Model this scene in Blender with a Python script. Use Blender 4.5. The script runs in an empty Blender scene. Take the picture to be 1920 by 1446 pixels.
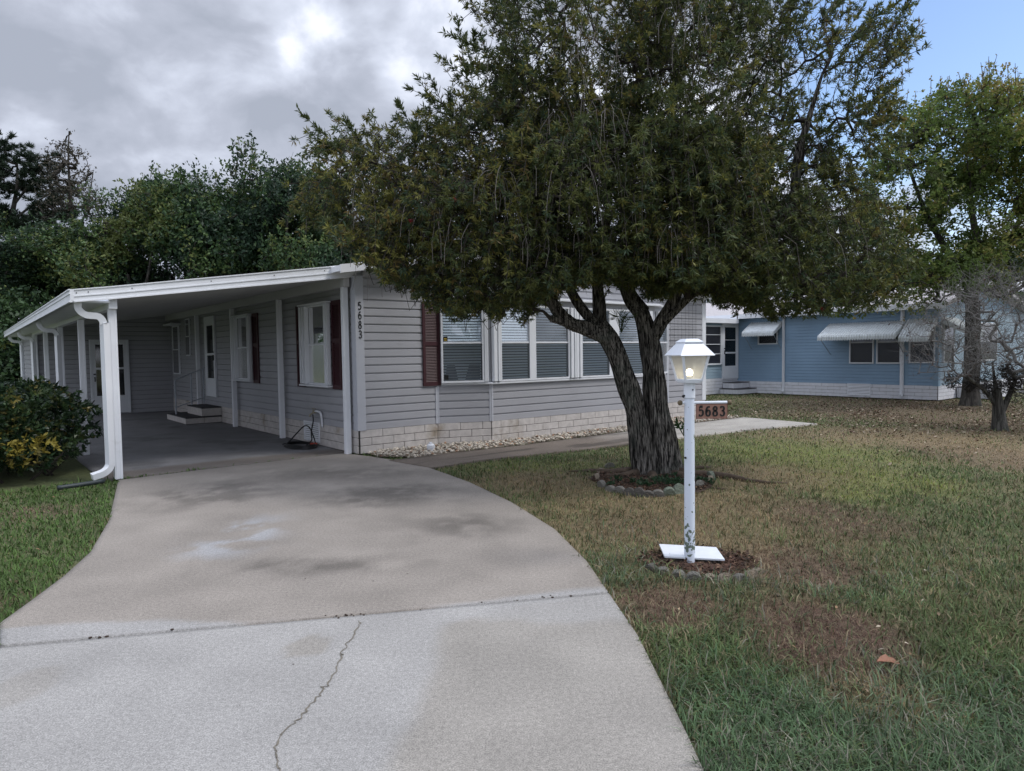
import bpy, bmesh, math, random
import numpy as np
from mathutils import Vector
random.seed(7); RNG = np.random.default_rng(11)
PI = math.pi
sc = bpy.context.scene
COL = sc.collection

# ------------------------------------------------------------------ camera
FPX = 1275.6
CAMH = 1.62
R = np.array([[0.99990503, 0.01378123, 0.0], [-0.00066076, 0.04794165, -0.99884992], [-0.01376538, 0.99875506, 0.04794620]])
def ray(x, y): return R @ (np.array([x - 960, -(y - 723), -FPX]) / FPX)
def g(x, y, h=0.0):                       # ground position seen at a spot of the photograph (survey helper)
    d = ray(x, y); t = (h - CAMH) / d[2]; return np.array([0, 0, CAMH]) + d * t
cam_d = bpy.data.cameras.new('camera'); cam = bpy.data.objects.new('camera', cam_d); COL.objects.link(cam)
cam_d.sensor_width = 36; cam_d.lens = 36 * FPX / 1920; cam_d.clip_end = 2000; cam_d.clip_start = 0.05
from mathutils import Matrix
M = Matrix([[*R[0], 0], [*R[1], 0], [*R[2], CAMH], [0, 0, 0, 1]])
cam.matrix_world = M
sc.camera = cam

H0 = np.array([-2.5107, 11.0654]); UW = np.array([0.777715, 0.628617]); VW = np.array([-0.628617, 0.777715])
ROT = math.atan2(UW[1], UW[0])
def W(u, v, z=0.0): p = H0 + u * UW + v * VW; return np.array([p[0], p[1], z])
def UV(P): d = np.asarray(P)[..., :2] - H0; return d @ UW, d @ VW

# ------------------------------------------------------------------ noise
def vnoise(P, scale=1.0, seed=0):
    P = np.asarray(P, float) * scale
    if P.shape[-1] == 2: P = np.concatenate([P, np.zeros(P.shape[:-1] + (1,))], -1)
    i = np.floor(P).astype(np.int64); f = P - i; f = f * f * (3 - 2 * f)
    def h(ix, iy, iz):
        n = (ix * 374761393 + iy * 668265263 + iz * 2147483647 + seed * 1274126177) & 0xffffffff
        n = ((n ^ (n >> 13)) * 1274126177) & 0xffffffff
        n = (n ^ (n >> 16)) & 0xffff
        return n / 65535.0
    r = 0
    for dx in (0, 1):
        wx = f[..., 0] if dx else 1 - f[..., 0]
        for dy in (0, 1):
            wy = f[..., 1] if dy else 1 - f[..., 1]
            for dz in (0, 1):
                wz = f[..., 2] if dz else 1 - f[..., 2]
                r = r + wx * wy * wz * h(i[..., 0] + dx, i[..., 1] + dy, i[..., 2] + dz)
    return r
def fbm(P, scale=1.0, seed=0, oct=3):
    s = 0; a = .5; t = 0
    for k in range(oct): s = s + a * vnoise(P, scale * 2 ** k, seed + k); t += a; a *= .5
    return s / t

# ------------------------------------------------------------------ materials
MATS = {}
def nodes_of(m): m.use_nodes = True; return m.node_tree.nodes, m.node_tree.links
def mat(name, col, rough=.6, var=.12, nscale=3.0, bump=0.0, bscale=40.0, metal=0.0, spec=.4, stain=None, stain_scale=1.5, stain_amt=(.55, .75), attr=False, stretch=(1, 1, 1), var2=None):
    if name in MATS: return MATS[name]
    m = bpy.data.materials.new(name); N, L = nodes_of(m); MATS[name] = m
    b = N['Principled BSDF']; b.inputs['Roughness'].default_value = rough; b.inputs['Metallic'].default_value = metal
    b.inputs['Specular IOR Level'].default_value = spec
    tc = N.new('ShaderNodeTexCoord'); mp = N.new('ShaderNodeMapping'); mp.inputs['Scale'].default_value = stretch
    L.new(tc.outputs['Object'], mp.inputs['Vector'])
    n1 = N.new('ShaderNodeTexNoise'); n1.inputs['Scale'].default_value = nscale; n1.inputs['Detail'].default_value = 8; n1.inputs['Roughness'].default_value = .6
    L.new(mp.outputs[0], n1.inputs['Vector'])
    rp = N.new('ShaderNodeMapRange'); rp.inputs[1].default_value = .3; rp.inputs[2].default_value = .7
    rp.inputs[3].default_value = 1 - var; rp.inputs[4].default_value = 1 + var
    L.new(n1.outputs['Fac'], rp.inputs[0])
    mx = N.new('ShaderNodeVectorMath'); mx.operation = 'SCALE'
    if attr:
        a = N.new('ShaderNodeAttribute'); a.attribute_name = 'col'; L.new(a.outputs['Color'], mx.inputs[0])
    else:
        mx.inputs[0].default_value = col
    L.new(rp.outputs[0], mx.inputs['Scale'])
    out = mx.outputs[0]
    if stain:
        n2 = N.new('ShaderNodeTexNoise'); n2.inputs['Scale'].default_value = stain_scale; n2.inputs['Detail'].default_value = 10; n2.inputs['Roughness'].default_value = .65
        L.new(mp.outputs[0], n2.inputs['Vector'])
        r2 = N.new('ShaderNodeMapRange'); r2.inputs[1].default_value = stain_amt[0]; r2.inputs[2].default_value = stain_amt[1]
        L.new(n2.outputs['Fac'], r2.inputs[0])
        mm = N.new('ShaderNodeMix'); mm.data_type = 'RGBA'; L.new(r2.outputs[0], mm.inputs[0]); L.new(out, mm.inputs[6]); mm.inputs[7].default_value = (*stain, 1)
        out = mm.outputs[2]
    L.new(out, b.inputs['Base Color'])
    if bump:
        n3 = N.new('ShaderNodeTexNoise'); n3.inputs['Scale'].default_value = bscale; n3.inputs['Detail'].default_value = 6
        L.new(mp.outputs[0], n3.inputs['Vector'])
        bp = N.new('ShaderNodeBump'); bp.inputs['Strength'].default_value = bump; bp.inputs['Distance'].default_value = .01
        L.new(n3.outputs['Fac'], bp.inputs['Height']); L.new(bp.outputs[0], b.inputs['Normal'])
    return m
def leafmat(name, trans=.35, rough=.5):
    if name in MATS: return MATS[name]
    m = bpy.data.materials.new(name); N, L = nodes_of(m); MATS[name] = m
    b = N['Principled BSDF']; b.inputs['Roughness'].default_value = rough; b.inputs['Specular IOR Level'].default_value = .3
    a = N.new('ShaderNodeAttribute'); a.attribute_name = 'col'; L.new(a.outputs['Color'], b.inputs['Base Color'])
    t = N.new('ShaderNodeBsdfTranslucent'); L.new(a.outputs['Color'], t.inputs['Color'])
    mx = N.new('ShaderNodeMixShader'); mx.inputs[0].default_value = trans
    L.new(b.outputs[0], mx.inputs[1]); L.new(t.outputs[0], mx.inputs[2]); L.new(mx.outputs[0], N['Material Output'].inputs['Surface'])
    return m
def glassmat(name, tint=(.9, .95, 1), refl=.25, rough=.03):
    if name in MATS: return MATS[name]
    m = bpy.data.materials.new(name); N, L = nodes_of(m); MATS[name] = m
    N.remove(N['Principled BSDF'])
    tr = N.new('ShaderNodeBsdfTransparent'); tr.inputs['Color'].default_value = (*tint, 1)
    gl = N.new('ShaderNodeBsdfGlossy'); gl.inputs['Roughness'].default_value = rough
    lw = N.new('ShaderNodeFresnel'); lw.inputs['IOR'].default_value = 1.5
    ad = N.new('ShaderNodeMath'); ad.operation = 'ADD'; ad.inputs[1].default_value = refl * .4; L.new(lw.outputs[0], ad.inputs[0])
    mx = N.new('ShaderNodeMixShader'); L.new(ad.outputs[0], mx.inputs[0]); L.new(tr.outputs[0], mx.inputs[1]); L.new(gl.outputs[0], mx.inputs[2])
    L.new(mx.outputs[0], N['Material Output'].inputs['Surface']); return m
def barkmat(name, dark, light, zs=1.5, s=14, bump=1.0):
    if name in MATS: return MATS[name]
    m = bpy.data.materials.new(name); N, L = nodes_of(m); MATS[name] = m
    b = N['Principled BSDF']; b.inputs['Roughness'].default_value = .9; b.inputs['Specular IOR Level'].default_value = .15
    tc = N.new('ShaderNodeTexCoord'); mp = N.new('ShaderNodeMapping'); mp.inputs['Scale'].default_value = (s, s, zs)
    L.new(tc.outputs['Object'], mp.inputs[0])
    n = N.new('ShaderNodeTexNoise'); n.inputs['Scale'].default_value = 1.6; n.inputs['Detail'].default_value = 8; n.inputs['Roughness'].default_value = .65; n.inputs['Distortion'].default_value = .6
    L.new(mp.outputs[0], n.inputs['Vector'])
    cr = N.new('ShaderNodeValToRGB'); cr.color_ramp.elements[0].position = .44; cr.color_ramp.elements[0].color = (*dark, 1); cr.color_ramp.elements[1].position = .66; cr.color_ramp.elements[1].color = (*light, 1)
    L.new(n.outputs['Fac'], cr.inputs[0])
    n2 = N.new('ShaderNodeTexNoise'); n2.inputs['Scale'].default_value = 3.0; n2.inputs['Detail'].default_value = 5; L.new(tc.outputs['Object'], n2.inputs['Vector'])
    r2 = N.new('ShaderNodeMapRange'); r2.inputs[1].default_value = .55; r2.inputs[2].default_value = .72; r2.inputs[4].default_value = .6; L.new(n2.outputs['Fac'], r2.inputs[0])
    mm = N.new('ShaderNodeMix'); mm.data_type = 'RGBA'; L.new(r2.outputs[0], mm.inputs[0]); L.new(cr.outputs[0], mm.inputs[6]); mm.inputs[7].default_value = (.085, .10, .085, 1)
    L.new(mm.outputs[2], b.inputs['Base Color'])
    bp = N.new('ShaderNodeBump'); bp.inputs['Strength'].default_value = bump; bp.inputs['Distance'].default_value = .03
    L.new(n.outputs['Fac'], bp.inputs['Height']); L.new(bp.outputs[0], b.inputs['Normal']); return m

WHITE = mat('white_paint', (.74, .76, .80), .45, .05, 2, stain=(.42, .42, .40), stain_scale=2.2, stain_amt=(.66, .9))
WHITE2 = mat('white_vinyl', (.70, .72, .76), .4, .04, 3)
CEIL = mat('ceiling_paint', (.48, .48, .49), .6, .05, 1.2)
SIDE = mat('grey_siding', (.355, .358, .385), .5, .06, 1.2, bump=.05, bscale=90, stain=(.30, .30, .31), stain_scale=.8, stain_amt=(.58, .85), stretch=(1, 1, 1.5))
TRIMG = mat('grey_trim', (.44, .455, .50), .5, .05, 2)
BRICKW = mat('white_block', (.52, .49, .47), .85, .14, 9, bump=.5, bscale=60, stain=(.27, .22, .16), stain_scale=1.1, stain_amt=(.58, .74))
MORTAR = mat('dark_mortar', (.06, .055, .05), .9, .2, 10)
SHUT = mat('maroon_shutter', (.048, .013, .018), .5, .1, 5)
DARK = mat('dark_interior', (.012, .013, .016), .8, .1, 2)
BLIND = mat('blind_slats', (.84, .90, .94), .6, .05, 2)
GLASS = glassmat('window_glass', refl=.4)
SCREEN = glassmat('screened_glass', (.76, .80, .85), .05, .2)
DKGLASS = glassmat('dark_glass', (.3, .32, .34), .12, .05)
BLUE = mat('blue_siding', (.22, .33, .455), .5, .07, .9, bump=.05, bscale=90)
BLUET = mat('blue_trim', (.20, .31, .42), .5, .06, 2)
BRICKB = mat('pale_block', (.64, .65, .69), .85, .08, 7, bump=.4, bscale=60)
BLACK = mat('black_rubber', (.012, .012, .013), .45, .1, 9)
ROOFG = mat('pale_roof', (.42, .40, .41), .9, .12, 12)
TREAD = mat('dark_tread', (.05, .05, .055), .8, .2, 10)

# ------------------------------------------------------------------ mesh helpers
def meta(o, label=None, cat=None, group=None, kind=None):
    if label: o['label'] = label
    if cat: o['category'] = cat
    if group: o['group'] = group
    if kind: o['kind'] = kind
    return o
def empty(name, loc=(0, 0, 0), rz=0.0, **k):
    o = bpy.data.objects.new(name, None); COL.objects.link(o); o.location = loc; o.rotation_euler = (0, 0, rz); o.empty_display_size = .2
    return meta(o, **k)
def link(name, me, m, parent=None, **k):
    o = bpy.data.objects.new(name, me); COL.objects.link(o)
    if m is not None: me.materials.append(m)
    if parent is not None: o.parent = parent
    return meta(o, **k)
def npmesh(name, V, Fs, col=None, smooth=False):
    """Fs: list of int arrays (n,k)"""
    me = bpy.data.meshes.new(name); V = np.asarray(V, np.float32)
    me.vertices.add(len(V)); me.vertices.foreach_set('co', V.ravel())
    Fs = [np.asarray(f, np.int32) for f in Fs if len(f)]
    nl = sum(f.size for f in Fs); npoly = sum(len(f) for f in Fs)
    me.loops.add(nl); me.polygons.add(npoly)
    me.loops.foreach_set('vertex_index', np.concatenate([f.ravel() for f in Fs]))
    st = []; off = 0
    for f in Fs:
        st.append(off + np.arange(len(f)) * f.shape[1]); off += f.size
    me.polygons.foreach_set('loop_start', np.concatenate(st).astype(np.int32))
    if col is not None:
        a = me.attributes.new('col', 'FLOAT_COLOR', 'POINT')
        c = np.ones((len(V), 4), np.float32); c[:, :3] = col; a.data.foreach_set('color', c.ravel())
    me.update(calc_edges=True); me.validate()
    if smooth: me.polygons.foreach_set('use_smooth', np.ones(npoly, bool))
    return me
class MB:
    def __init__(s): s.V = []; s.F = []
    def box(s, a0, a1, n0, n1, z0, z1, fr=None):
        b = len(s.V)
        for z in (z0, z1):
            for (a, n) in ((a0, n0), (a1, n0), (a1, n1), (a0, n1)):
                s.V.append(fr(a, n, z) if fr else (a, n, z))
        for f in ((0, 3, 2, 1), (4, 5, 6, 7), (0, 1, 5, 4), (1, 2, 6, 5), (2, 3, 7, 6), (3, 0, 4, 7)): s.F.append([b + i for i in f])
        return s
    def hexa(s, pts):   # 8 points: bottom 4, top 4
        b = len(s.V); s.V += [tuple(p) for p in pts]
        for f in ((0, 3, 2, 1), (4, 5, 6, 7), (0, 1, 5, 4), (1, 2, 6, 5), (2, 3, 7, 6), (3, 0, 4, 7)): s.F.append([b + i for i in f])
        return s
    def quad(s, *p): b = len(s.V); s.V += [tuple(q) for q in p]; s.F.append(list(range(b, b + len(p)))); return s
    def prism(s, poly, z0, z1):
        b = len(s.V); n = len(poly)
        for z in (z0, z1): s.V += [(p[0], p[1], z) for p in poly]
        s.F.append([b + i for i in range(n)][::-1]); s.F.append([b + n + i for i in range(n)])
        for i in range(n): j = (i + 1) % n; s.F.append([b + i, b + j, b + n + j, b + n + i])
        return s
    def raw(s, V, F): b = len(s.V); s.V += [tuple(v) for v in V]; s.F += [[b + i for i in f] for f in F]; return s
    def tube(s, pts, r, n=8, closed=False, sq=None):
        V, F = tube(pts, r, n, sq); return s.raw(V, F)
    def cone(s, c, r0, r1, z0, z1, n=16, rot=0):
        b = len(s.V)
        for (r, z) in ((r0, z0), (r1, z1)):
            for k in range(n): t = 2 * PI * k / n + rot; s.V.append((c[0] + r * math.cos(t), c[1] + r * math.sin(t), z))
        for k in range(n): j = (k + 1) % n; s.F.append([b + k, b + j, b + n + j, b + n + k])
        s.F.append([b + k for k in range(n)][::-1]); s.F.append([b + n + k for k in range(n)]); return s
    def ball(s, c, r, n=12, m=8, sz=1.0):
        b = len(s.V)
        for i in range(m + 1):
            ph = PI * i / m
            for k in range(n):
                t = 2 * PI * k / n; s.V.append((c[0] + r * math.sin(ph) * math.cos(t), c[1] + r * math.sin(ph) * math.sin(t), c[2] + r * sz * math.cos(ph)))
        for i in range(m):
            for k in range(n): j = (k + 1) % n; s.F.append([b + i * n + k, b + (i + 1) * n + k, b + (i + 1) * n + j, b + i * n + j])
        return s
    def build(s, name, m, parent=None, bevel=0, smooth=False, **k):
        me = bpy.data.meshes.new(name); me.from_pydata(s.V, [], s.F)
        bm = bmesh.new(); bm.from_mesh(me); bmesh.ops.recalc_face_normals(bm, faces=bm.faces); bm.to_mesh(me); bm.free()
        if smooth: me.polygons.foreach_set('use_smooth', [True] * len(me.polygons))
        o = link(name, me, m, parent, **k)
        if bevel: md = o.modifiers.new('bevel', 'BEVEL'); md.width = bevel; md.segments = 2; md.limit_method = 'ANGLE'
        return o
def tube(pts, r, n=8, sq=None):
    pts = [np.array(p, float) for p in pts]; V = []; F = []
    if not hasattr(r, '__len__'): r = [r] * len(pts)
    up = np.array([0.13, .31, .94])
    T = []
    for i in range(len(pts)):
        d = pts[min(i + 1, len(pts) - 1)] - pts[max(i - 1, 0)]; T.append(d / (np.linalg.norm(d) + 1e-9))
    s = np.cross(T[0], up)
    if np.linalg.norm(s) < .1: s = np.cross(T[0], np.array([1, 0, 0.]))
    for i, p in enumerate(pts):
        s = s - T[i] * s.dot(T[i]); s /= np.linalg.norm(s) + 1e-9; q = np.cross(T[i], s)
        for k in range(n):
            t = 2 * PI * (k + .5) / n
            V.append(tuple(p + r[i] * (s * math.cos(t) + q * math.sin(t))))
    for i in range(len(pts) - 1):
        for k in range(n): j = (k + 1) % n; F.append([i * n + k, i * n + j, (i + 1) * n + j, (i + 1) * n + k])
    F.append(list(range(n))[::-1]); F.append([(len(pts) - 1) * n + k for k in range(n)])
    return V, F
def smooth_path(P, k=6):
    P = [np.array(p, float) for p in P]; out = []
    for i in range(len(P) - 1):
        p0 = P[max(i - 1, 0)]; p1 = P[i]; p2 = P[i + 1]; p3 = P[min(i + 2, len(P) - 1)]
        for j in range(k):
            t = j / k; out.append(.5 * ((2 * p1) + (-p0 + p2) * t + (2 * p0 - 5 * p1 + 4 * p2 - p3) * t * t + (-p0 + 3 * p1 - 3 * p2 + p3) * t ** 3))
    out.append(P[-1]); return out

# ------------------------------------------------------------------ world and light
SUN_EL = 52; SUN_AZ = 100    # azimuth clockwise from +Y
w = bpy.data.worlds.new('World'); sc.world = w; w.use_nodes = True
N, L = w.node_tree.nodes, w.node_tree.links
bg = N['Background']; bg.inputs['Strength'].default_value = .1
sky = N.new('ShaderNodeTexSky'); sky.sky_type = 'NISHITA'; sky.sun_disc = False
sky.sun_elevation = math.radians(SUN_EL); sky.sun_rotation = math.radians(SUN_AZ); sky.air_density = 1.0; sky.dust_density = .6; sky.ozone_density = 1.3
tc = N.new('ShaderNodeTexCoord'); sp = N.new('ShaderNodeSeparateXYZ'); L.new(tc.outputs['Generated'], sp.inputs[0])
def mth(op, a, b=None, c=None, clamp=False):
    n = N.new('ShaderNodeMath'); n.operation = op; n.use_clamp = clamp
    for i, v in enumerate((a, b, c)):
        if v is None: continue
        if isinstance(v, (int, float)): n.inputs[i].default_value = v
        else: L.new(v, n.inputs[i])
    return n.outputs[0]
def mrange(v, a, b, c=0, d=1, smooth=True):
    n = N.new('ShaderNodeMapRange'); n.interpolation_type = 'SMOOTHSTEP' if smooth else 'LINEAR'
    n.inputs[1].default_value = a; n.inputs[2].default_value = b; n.inputs[3].default_value = c; n.inputs[4].default_value = d
    L.new(v, n.inputs[0]); return n.outputs[0]
zc = mth('MAXIMUM', sp.outputs['Z'], 0.0)
den = mth('ADD', zc, .45)
cx = mth('DIVIDE', sp.outputs['X'], den); cy = mth('DIVIDE', sp.outputs['Y'], den)
cb = N.new('ShaderNodeCombineXYZ'); L.new(mth('ADD', mth('MULTIPLY', sp.outputs['X'], 1.5), mth('MULTIPLY', cx, .25)), cb.inputs[0]); L.new(mth('ADD', mth('MULTIPLY', sp.outputs['Y'], 1.5), mth('MULTIPLY', cy, .25)), cb.inputs[1]); L.new(mth('MULTIPLY', sp.outputs['Z'], 2.6), cb.inputs[2])
def nz(scale, detail, rough, dist=0, off=(0, 0, 0)):
    mp = N.new('ShaderNodeMapping'); mp.inputs['Location'].default_value = off; L.new(cb.outputs[0], mp.inputs[0])
    n = N.new('ShaderNodeTexNoise'); n.inputs['Scale'].default_value = scale; n.inputs['Detail'].default_value = detail; n.inputs['Roughness'].default_value = rough; n.inputs['Distortion'].default_value = dist
    L.new(mp.outputs[0], n.inputs['Vector']); return n.outputs['Fac']
big = nz(1.5, 5, .5, .4, (5.3, 2.2, 0)); med = nz(4.6, 9, .53, .25, (.4, 5.2, 1.))
tone = mth('ADD', mth('MULTIPLY', big, .60), mth('MULTIPLY', med, .40))
cr = N.new('ShaderNodeValToRGB'); L.new(tone, cr.inputs[0])
e = cr.color_ramp.elements; e[0].position = .385; e[0].color = (.31, .34, .41, 1); e[1].position = .585; e[1].color = (.80, .83, .92, 1)
m1 = cr.color_ramp.elements.new(.445); m1.color = (.38, .41, .49, 1); m2 = cr.color_ramp.elements.new(.515); m2.color = (.53, .57, .67, 1)
bdir = ray(1960, -60); bdir = bdir / np.linalg.norm(bdir)
dp = N.new('ShaderNodeVectorMath'); dp.operation = 'DOT_PRODUCT'; L.new(tc.outputs['Generated'], dp.inputs[0]); dp.inputs[1].default_value = tuple(bdir)
edge = mth('ADD', dp.outputs['Value'], mth('MULTIPLY', mth('SUBTRACT', med, .5), .08))
cover = mrange(edge, .952, .974, 1.0, 0.0)
lift = mrange(sp.outputs['Z'], .42, .95, 11.2, 25.5)
csc = N.new('ShaderNodeVectorMath'); csc.operation = 'SCALE'; L.new(cr.outputs[0], csc.inputs[0]); L.new(lift, csc.inputs['Scale'])
skyt = N.new('ShaderNodeVectorMath'); skyt.operation = 'MULTIPLY'; L.new(sky.outputs[0], skyt.inputs[0]); skyt.inputs[1].default_value = (1.65, 1.65, 1.72)
mxw = N.new('ShaderNodeMix'); mxw.data_type = 'RGBA'; L.new(cover, mxw.inputs[0]); L.new(skyt.outputs[0], mxw.inputs[6]); L.new(csc.outputs[0], mxw.inputs[7])
L.new(mxw.outputs[2], bg.inputs['Color'])
sd = bpy.data.lights.new('sun', 'SUN'); sd.energy = 1.5; sd.angle = math.radians(14); sd.color = (1, .96, .9)
so = bpy.data.objects.new('sun', sd); COL.objects.link(so)
az = math.radians(SUN_AZ); el = math.radians(SUN_EL)
sv = Vector((math.sin(az) * math.cos(el), math.cos(az) * math.cos(el), math.sin(el)))
so.rotation_euler = sv.to_track_quat('Z', 'Y').to_euler(); so.location = (20, -10, 30)
sc.view_settings.view_transform = 'Standard'; sc.view_settings.look = 'None'; sc.view_settings.gamma = 1; sc.view_settings.exposure = .30

# ------------------------------------------------------------------ outlines of the ground surfaces
def gp(l): return [tuple(g(*q)[:2]) for q in l]
DR = [(.95, -2.0), (.80, 0.0), (.73, 1.4)] + gp([(1320, 1446), (1290, 1380), (1240, 1280), (1195, 1190), (1140, 1110)])
DR2 = gp([(1140, 1110), (1100, 1052), (1040, 992), (960, 942), (880, 904), (810, 879), (770, 868)])
DL = [(-4.2, -2.0), (-3.3, 0.5), (-2.95, 2.2), (-2.92, 3.78)]
DL2 = gp([(0, 1210), (0, 1168), (60, 1125), (120, 1080), (170, 1035), (205, 975), (222, 900)])
FAR2 = [DL2[-1], tuple(W(-2.0, .24)[:2]), tuple(W(-.15, .3)[:2]), tuple(W(.02, -.35)[:2]), DR2[-1]]
def resample(P, n):
    P = np.array(P); d = np.r_[0, np.cumsum(np.linalg.norm(np.diff(P, axis=0), axis=1))]; t = np.linspace(0, d[-1], n)
    return np.stack([np.interp(t, d, P[:, 0]), np.interp(t, d, P[:, 1])], 1)
def coons(l, r, nr, fa, ni, nj):
    """l,r run near->far; nr,fa run left->right"""
    l = resample(l, nj); r = resample(r, nj); a = resample(nr, ni); b = resample(fa, ni)
    s = np.linspace(0, 1, ni)[None, :, None]; t = np.linspace(0, 1, nj)[:, None, None]
    P = (1 - s) * l[:, None] + s * r[:, None] + (1 - t) * a[None] + t * b[None] - ((1 - s) * (1 - t) * l[0] + s * (1 - t) * r[0] + (1 - s) * t * l[-1] + s * t * r[-1])
    return P
def inpoly(P, poly):
    x, y = P[:, 0], P[:, 1]; c = np.zeros(len(P), bool); n = len(poly); j = n - 1
    for i in range(n):
        xi, yi = poly[i]; xj, yj = poly[j]
        if yi != yj: c ^= ((yi > y) != (yj > y)) & (x < (xj - xi) * (y - yi) / (yj - yi) + xi)
        j = i
    return c
JL = np.array(DL[-1]); JR = np.array(DR2[0])
WALK = [tuple(W(*p)[:2]) for p in ((.02, -.95), (1.6, -1.0), (2.6, -1.08), (4.5, -1.02), (7.0, -.98), (9.5, -1.05), (9.3, -2.95), (7.5, -2.55), (5.9, -2.35), (3.75, -2.3), (2.2, -2.08), (1.1, -1.92), (.13, -2.0), (.05, -1.3))]
SLABP = [tuple(W(*p)[:2]) for p in ((-3.6, .26), (-.15, .31), (.0, .31), (.0, 12.4), (-3.6, 12.4))]
DRIVEP = DL[:-1] + DL2 + FAR2[1:-1] + DR2[::-1] + DR[::-1]
ROCKP = [tuple(W(*p)[:2]) for p in ((.12, -.02), (1.5, -.04), (2.42, -.42), (7.0, -.42), (7.9, -.02), (9.3, -.02), (9.4, -1.0), (7.0, -.93), (4.5, -.95), (2.6, -1.02), (1.6, -.95), (.5, -.98), (.1, -.5))]
BEDC = np.array([1.75, 8.55]); 
def bed_r(P, grow=0.0):  # inside tree bed
    d = (P[:, :2] - BEDC) / np.array([.76 + grow, .90 + grow]); return (d ** 2).sum(1) < 1
LAMPC = g(1293, 1055)[:2]
HOUSEP = [tuple(W(*p)[:2]) for p in ((-3.5, 12.4), (0, 12.4), (0, 0), (9.4, 0), (9.4, 17), (-3.5, 17))]
BLUEP = [tuple(W(*p)[:2]) for p in ((18, -2.27), (30, -2.27), (30, 14), (12, 14), (12, 4.6), (18, 4.6))]

# ---- lawn colours: green, tan, reddish-brown areas of the grass itself; yellow also paints weak sun
def blob(P, x, y, rx, ry, p=1.6):   # rx, ry in photo px at that spot
    c = g(x, y)[:2]; ax = np.linalg.norm(g(x + rx, y)[:2] - c); ay = np.linalg.norm(g(x, y - ry)[:2] - c) * .5 + np.linalg.norm(g(x, y + ry)[:2] - c) * .5
    d = (P[:, :2] - c) / np.array([ax, ay]); return np.exp(-((d ** 2).sum(1)) ** p)
def lawn_weights(P):
    P2 = P[:, :2]
    n1 = fbm(P2, .9, 3); n2 = fbm(P2, 3.2, 9); n3 = fbm(P2, .35, 21)
    red = sum(a * blob(P2, *b) for a, b in ((1.9, (1540, 1185, 130, 62)), (1.0, (1480, 1050, 130, 40)), (1.3, (1250, 1130, 100, 40)), (.6, (1560, 970, 140, 35)), (.8, (1310, 1060, 90, 25)), (.6, (60, 960, 80, 18)), (.7, (1850, 850, 130, 25)), (.5, (20, 1120, 40, 20)), (.5, (1200,980,120,30))))
    tan = sum(a * blob(P2, *b) for a, b in ((.7, (1250, 960, 260, 60)), (.8, (1000, 900, 120, 22)), (.8, (1450, 890, 120, 22)), (.9, (1650, 815, 220, 16)), (.9, (1850, 840, 120, 40)), (.4, (1650, 1300, 120, 50)), (.5, (1350, 1010, 120, 50))))
    yel = sum(a * blob(P2, *b) for a, b in ((1., (1500, 845, 190, 30)), (.8, (1020, 872, 180, 12)), (.9, (1650, 900, 160, 25)), (.7, (1400, 760, 120, 10)), (.5, (1150, 1200, 40, 80)), (.5, (1600, 930, 60, 20))))  # yellower area beyond the walkway: weak sun put into the grass colour
    lit = sum(a * blob(P2, *b) for a, b in ((1., (1650, 760, 320, 22)), (.8, (1880, 800, 150, 25))))
    grn = .55 + .5 * n3 + .6 * (P2[:, 0] < -2.8)
    red = red * (.3 + 1.4 * n2) ; tan = tan * (.35 + 1.3 * n2) + .34 * n1 ** 2.2 + .12 * n2; yel = yel * (.25 + 1.1 * n2 ** 1.5)
    return grn, red, tan, yel, lit
CG = np.array([.080, .124, .044]); CR = np.array([.125, .072, .054]); CT = np.array([.255, .190, .105]); CY = np.array([.195, .225, .052]); CL = np.array([.14, .095, .06])
def lawn_color(P, soil=False):
    grn, red, tan, yel, lit = lawn_weights(P); w_ = np.stack([grn * .8, red * 2.2, tan * 2.0 + .10, yel * 1.8, lit * 1.9], 1) ** 1.6; w_ /= w_.sum(1, keepdims=True)
    c = w_ @ np.stack([CG, CR, CT, CY, CL])
    if soil: c = c * .62 + np.array([.060, .048, .032]) * .4
    return c, w_

# ground: one sheet to the horizon, finer near the house
def ground():
    xs = np.r_[-600, -250, -100, -50, np.arange(-28, -10, 1.0), np.arange(-10, 14, .12), np.arange(14, 40, 1.), 55, 100, 250, 600]
    ys = np.r_[-300, -80, -30, np.arange(-10, 0, 1.), np.arange(0, 26, .12), np.arange(26, 60, 1.5), 80, 150, 300, 900]
    X, Y = np.meshgrid(xs, ys); P = np.stack([X.ravel(), Y.ravel(), np.zeros(X.size)], 1)
    P[:, 2] = -.025 + .02 * (fbm(P[:, :2], 1.3, 5) - .5) * (np.abs(P[:, 0]) < 60)
    for poly in (DRIVEP, WALK, SLABP, ROCKP): pass
    c, _ = lawn_color(P, True)
    nx, ny = len(xs), len(ys); i = np.arange(nx - 1)[None] + np.arange(ny - 1)[:, None] * nx
    F = np.stack([i, i + 1, i + nx + 1, i + nx], -1).reshape(-1, 4)
    me = npmesh('ground', P, [F], c, True)
    link('ground', me, mat('lawn_soil', (1, 1, 1), .95, .35, 22, bump=.8, bscale=60, attr=True), kind='structure')
ground()

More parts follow.
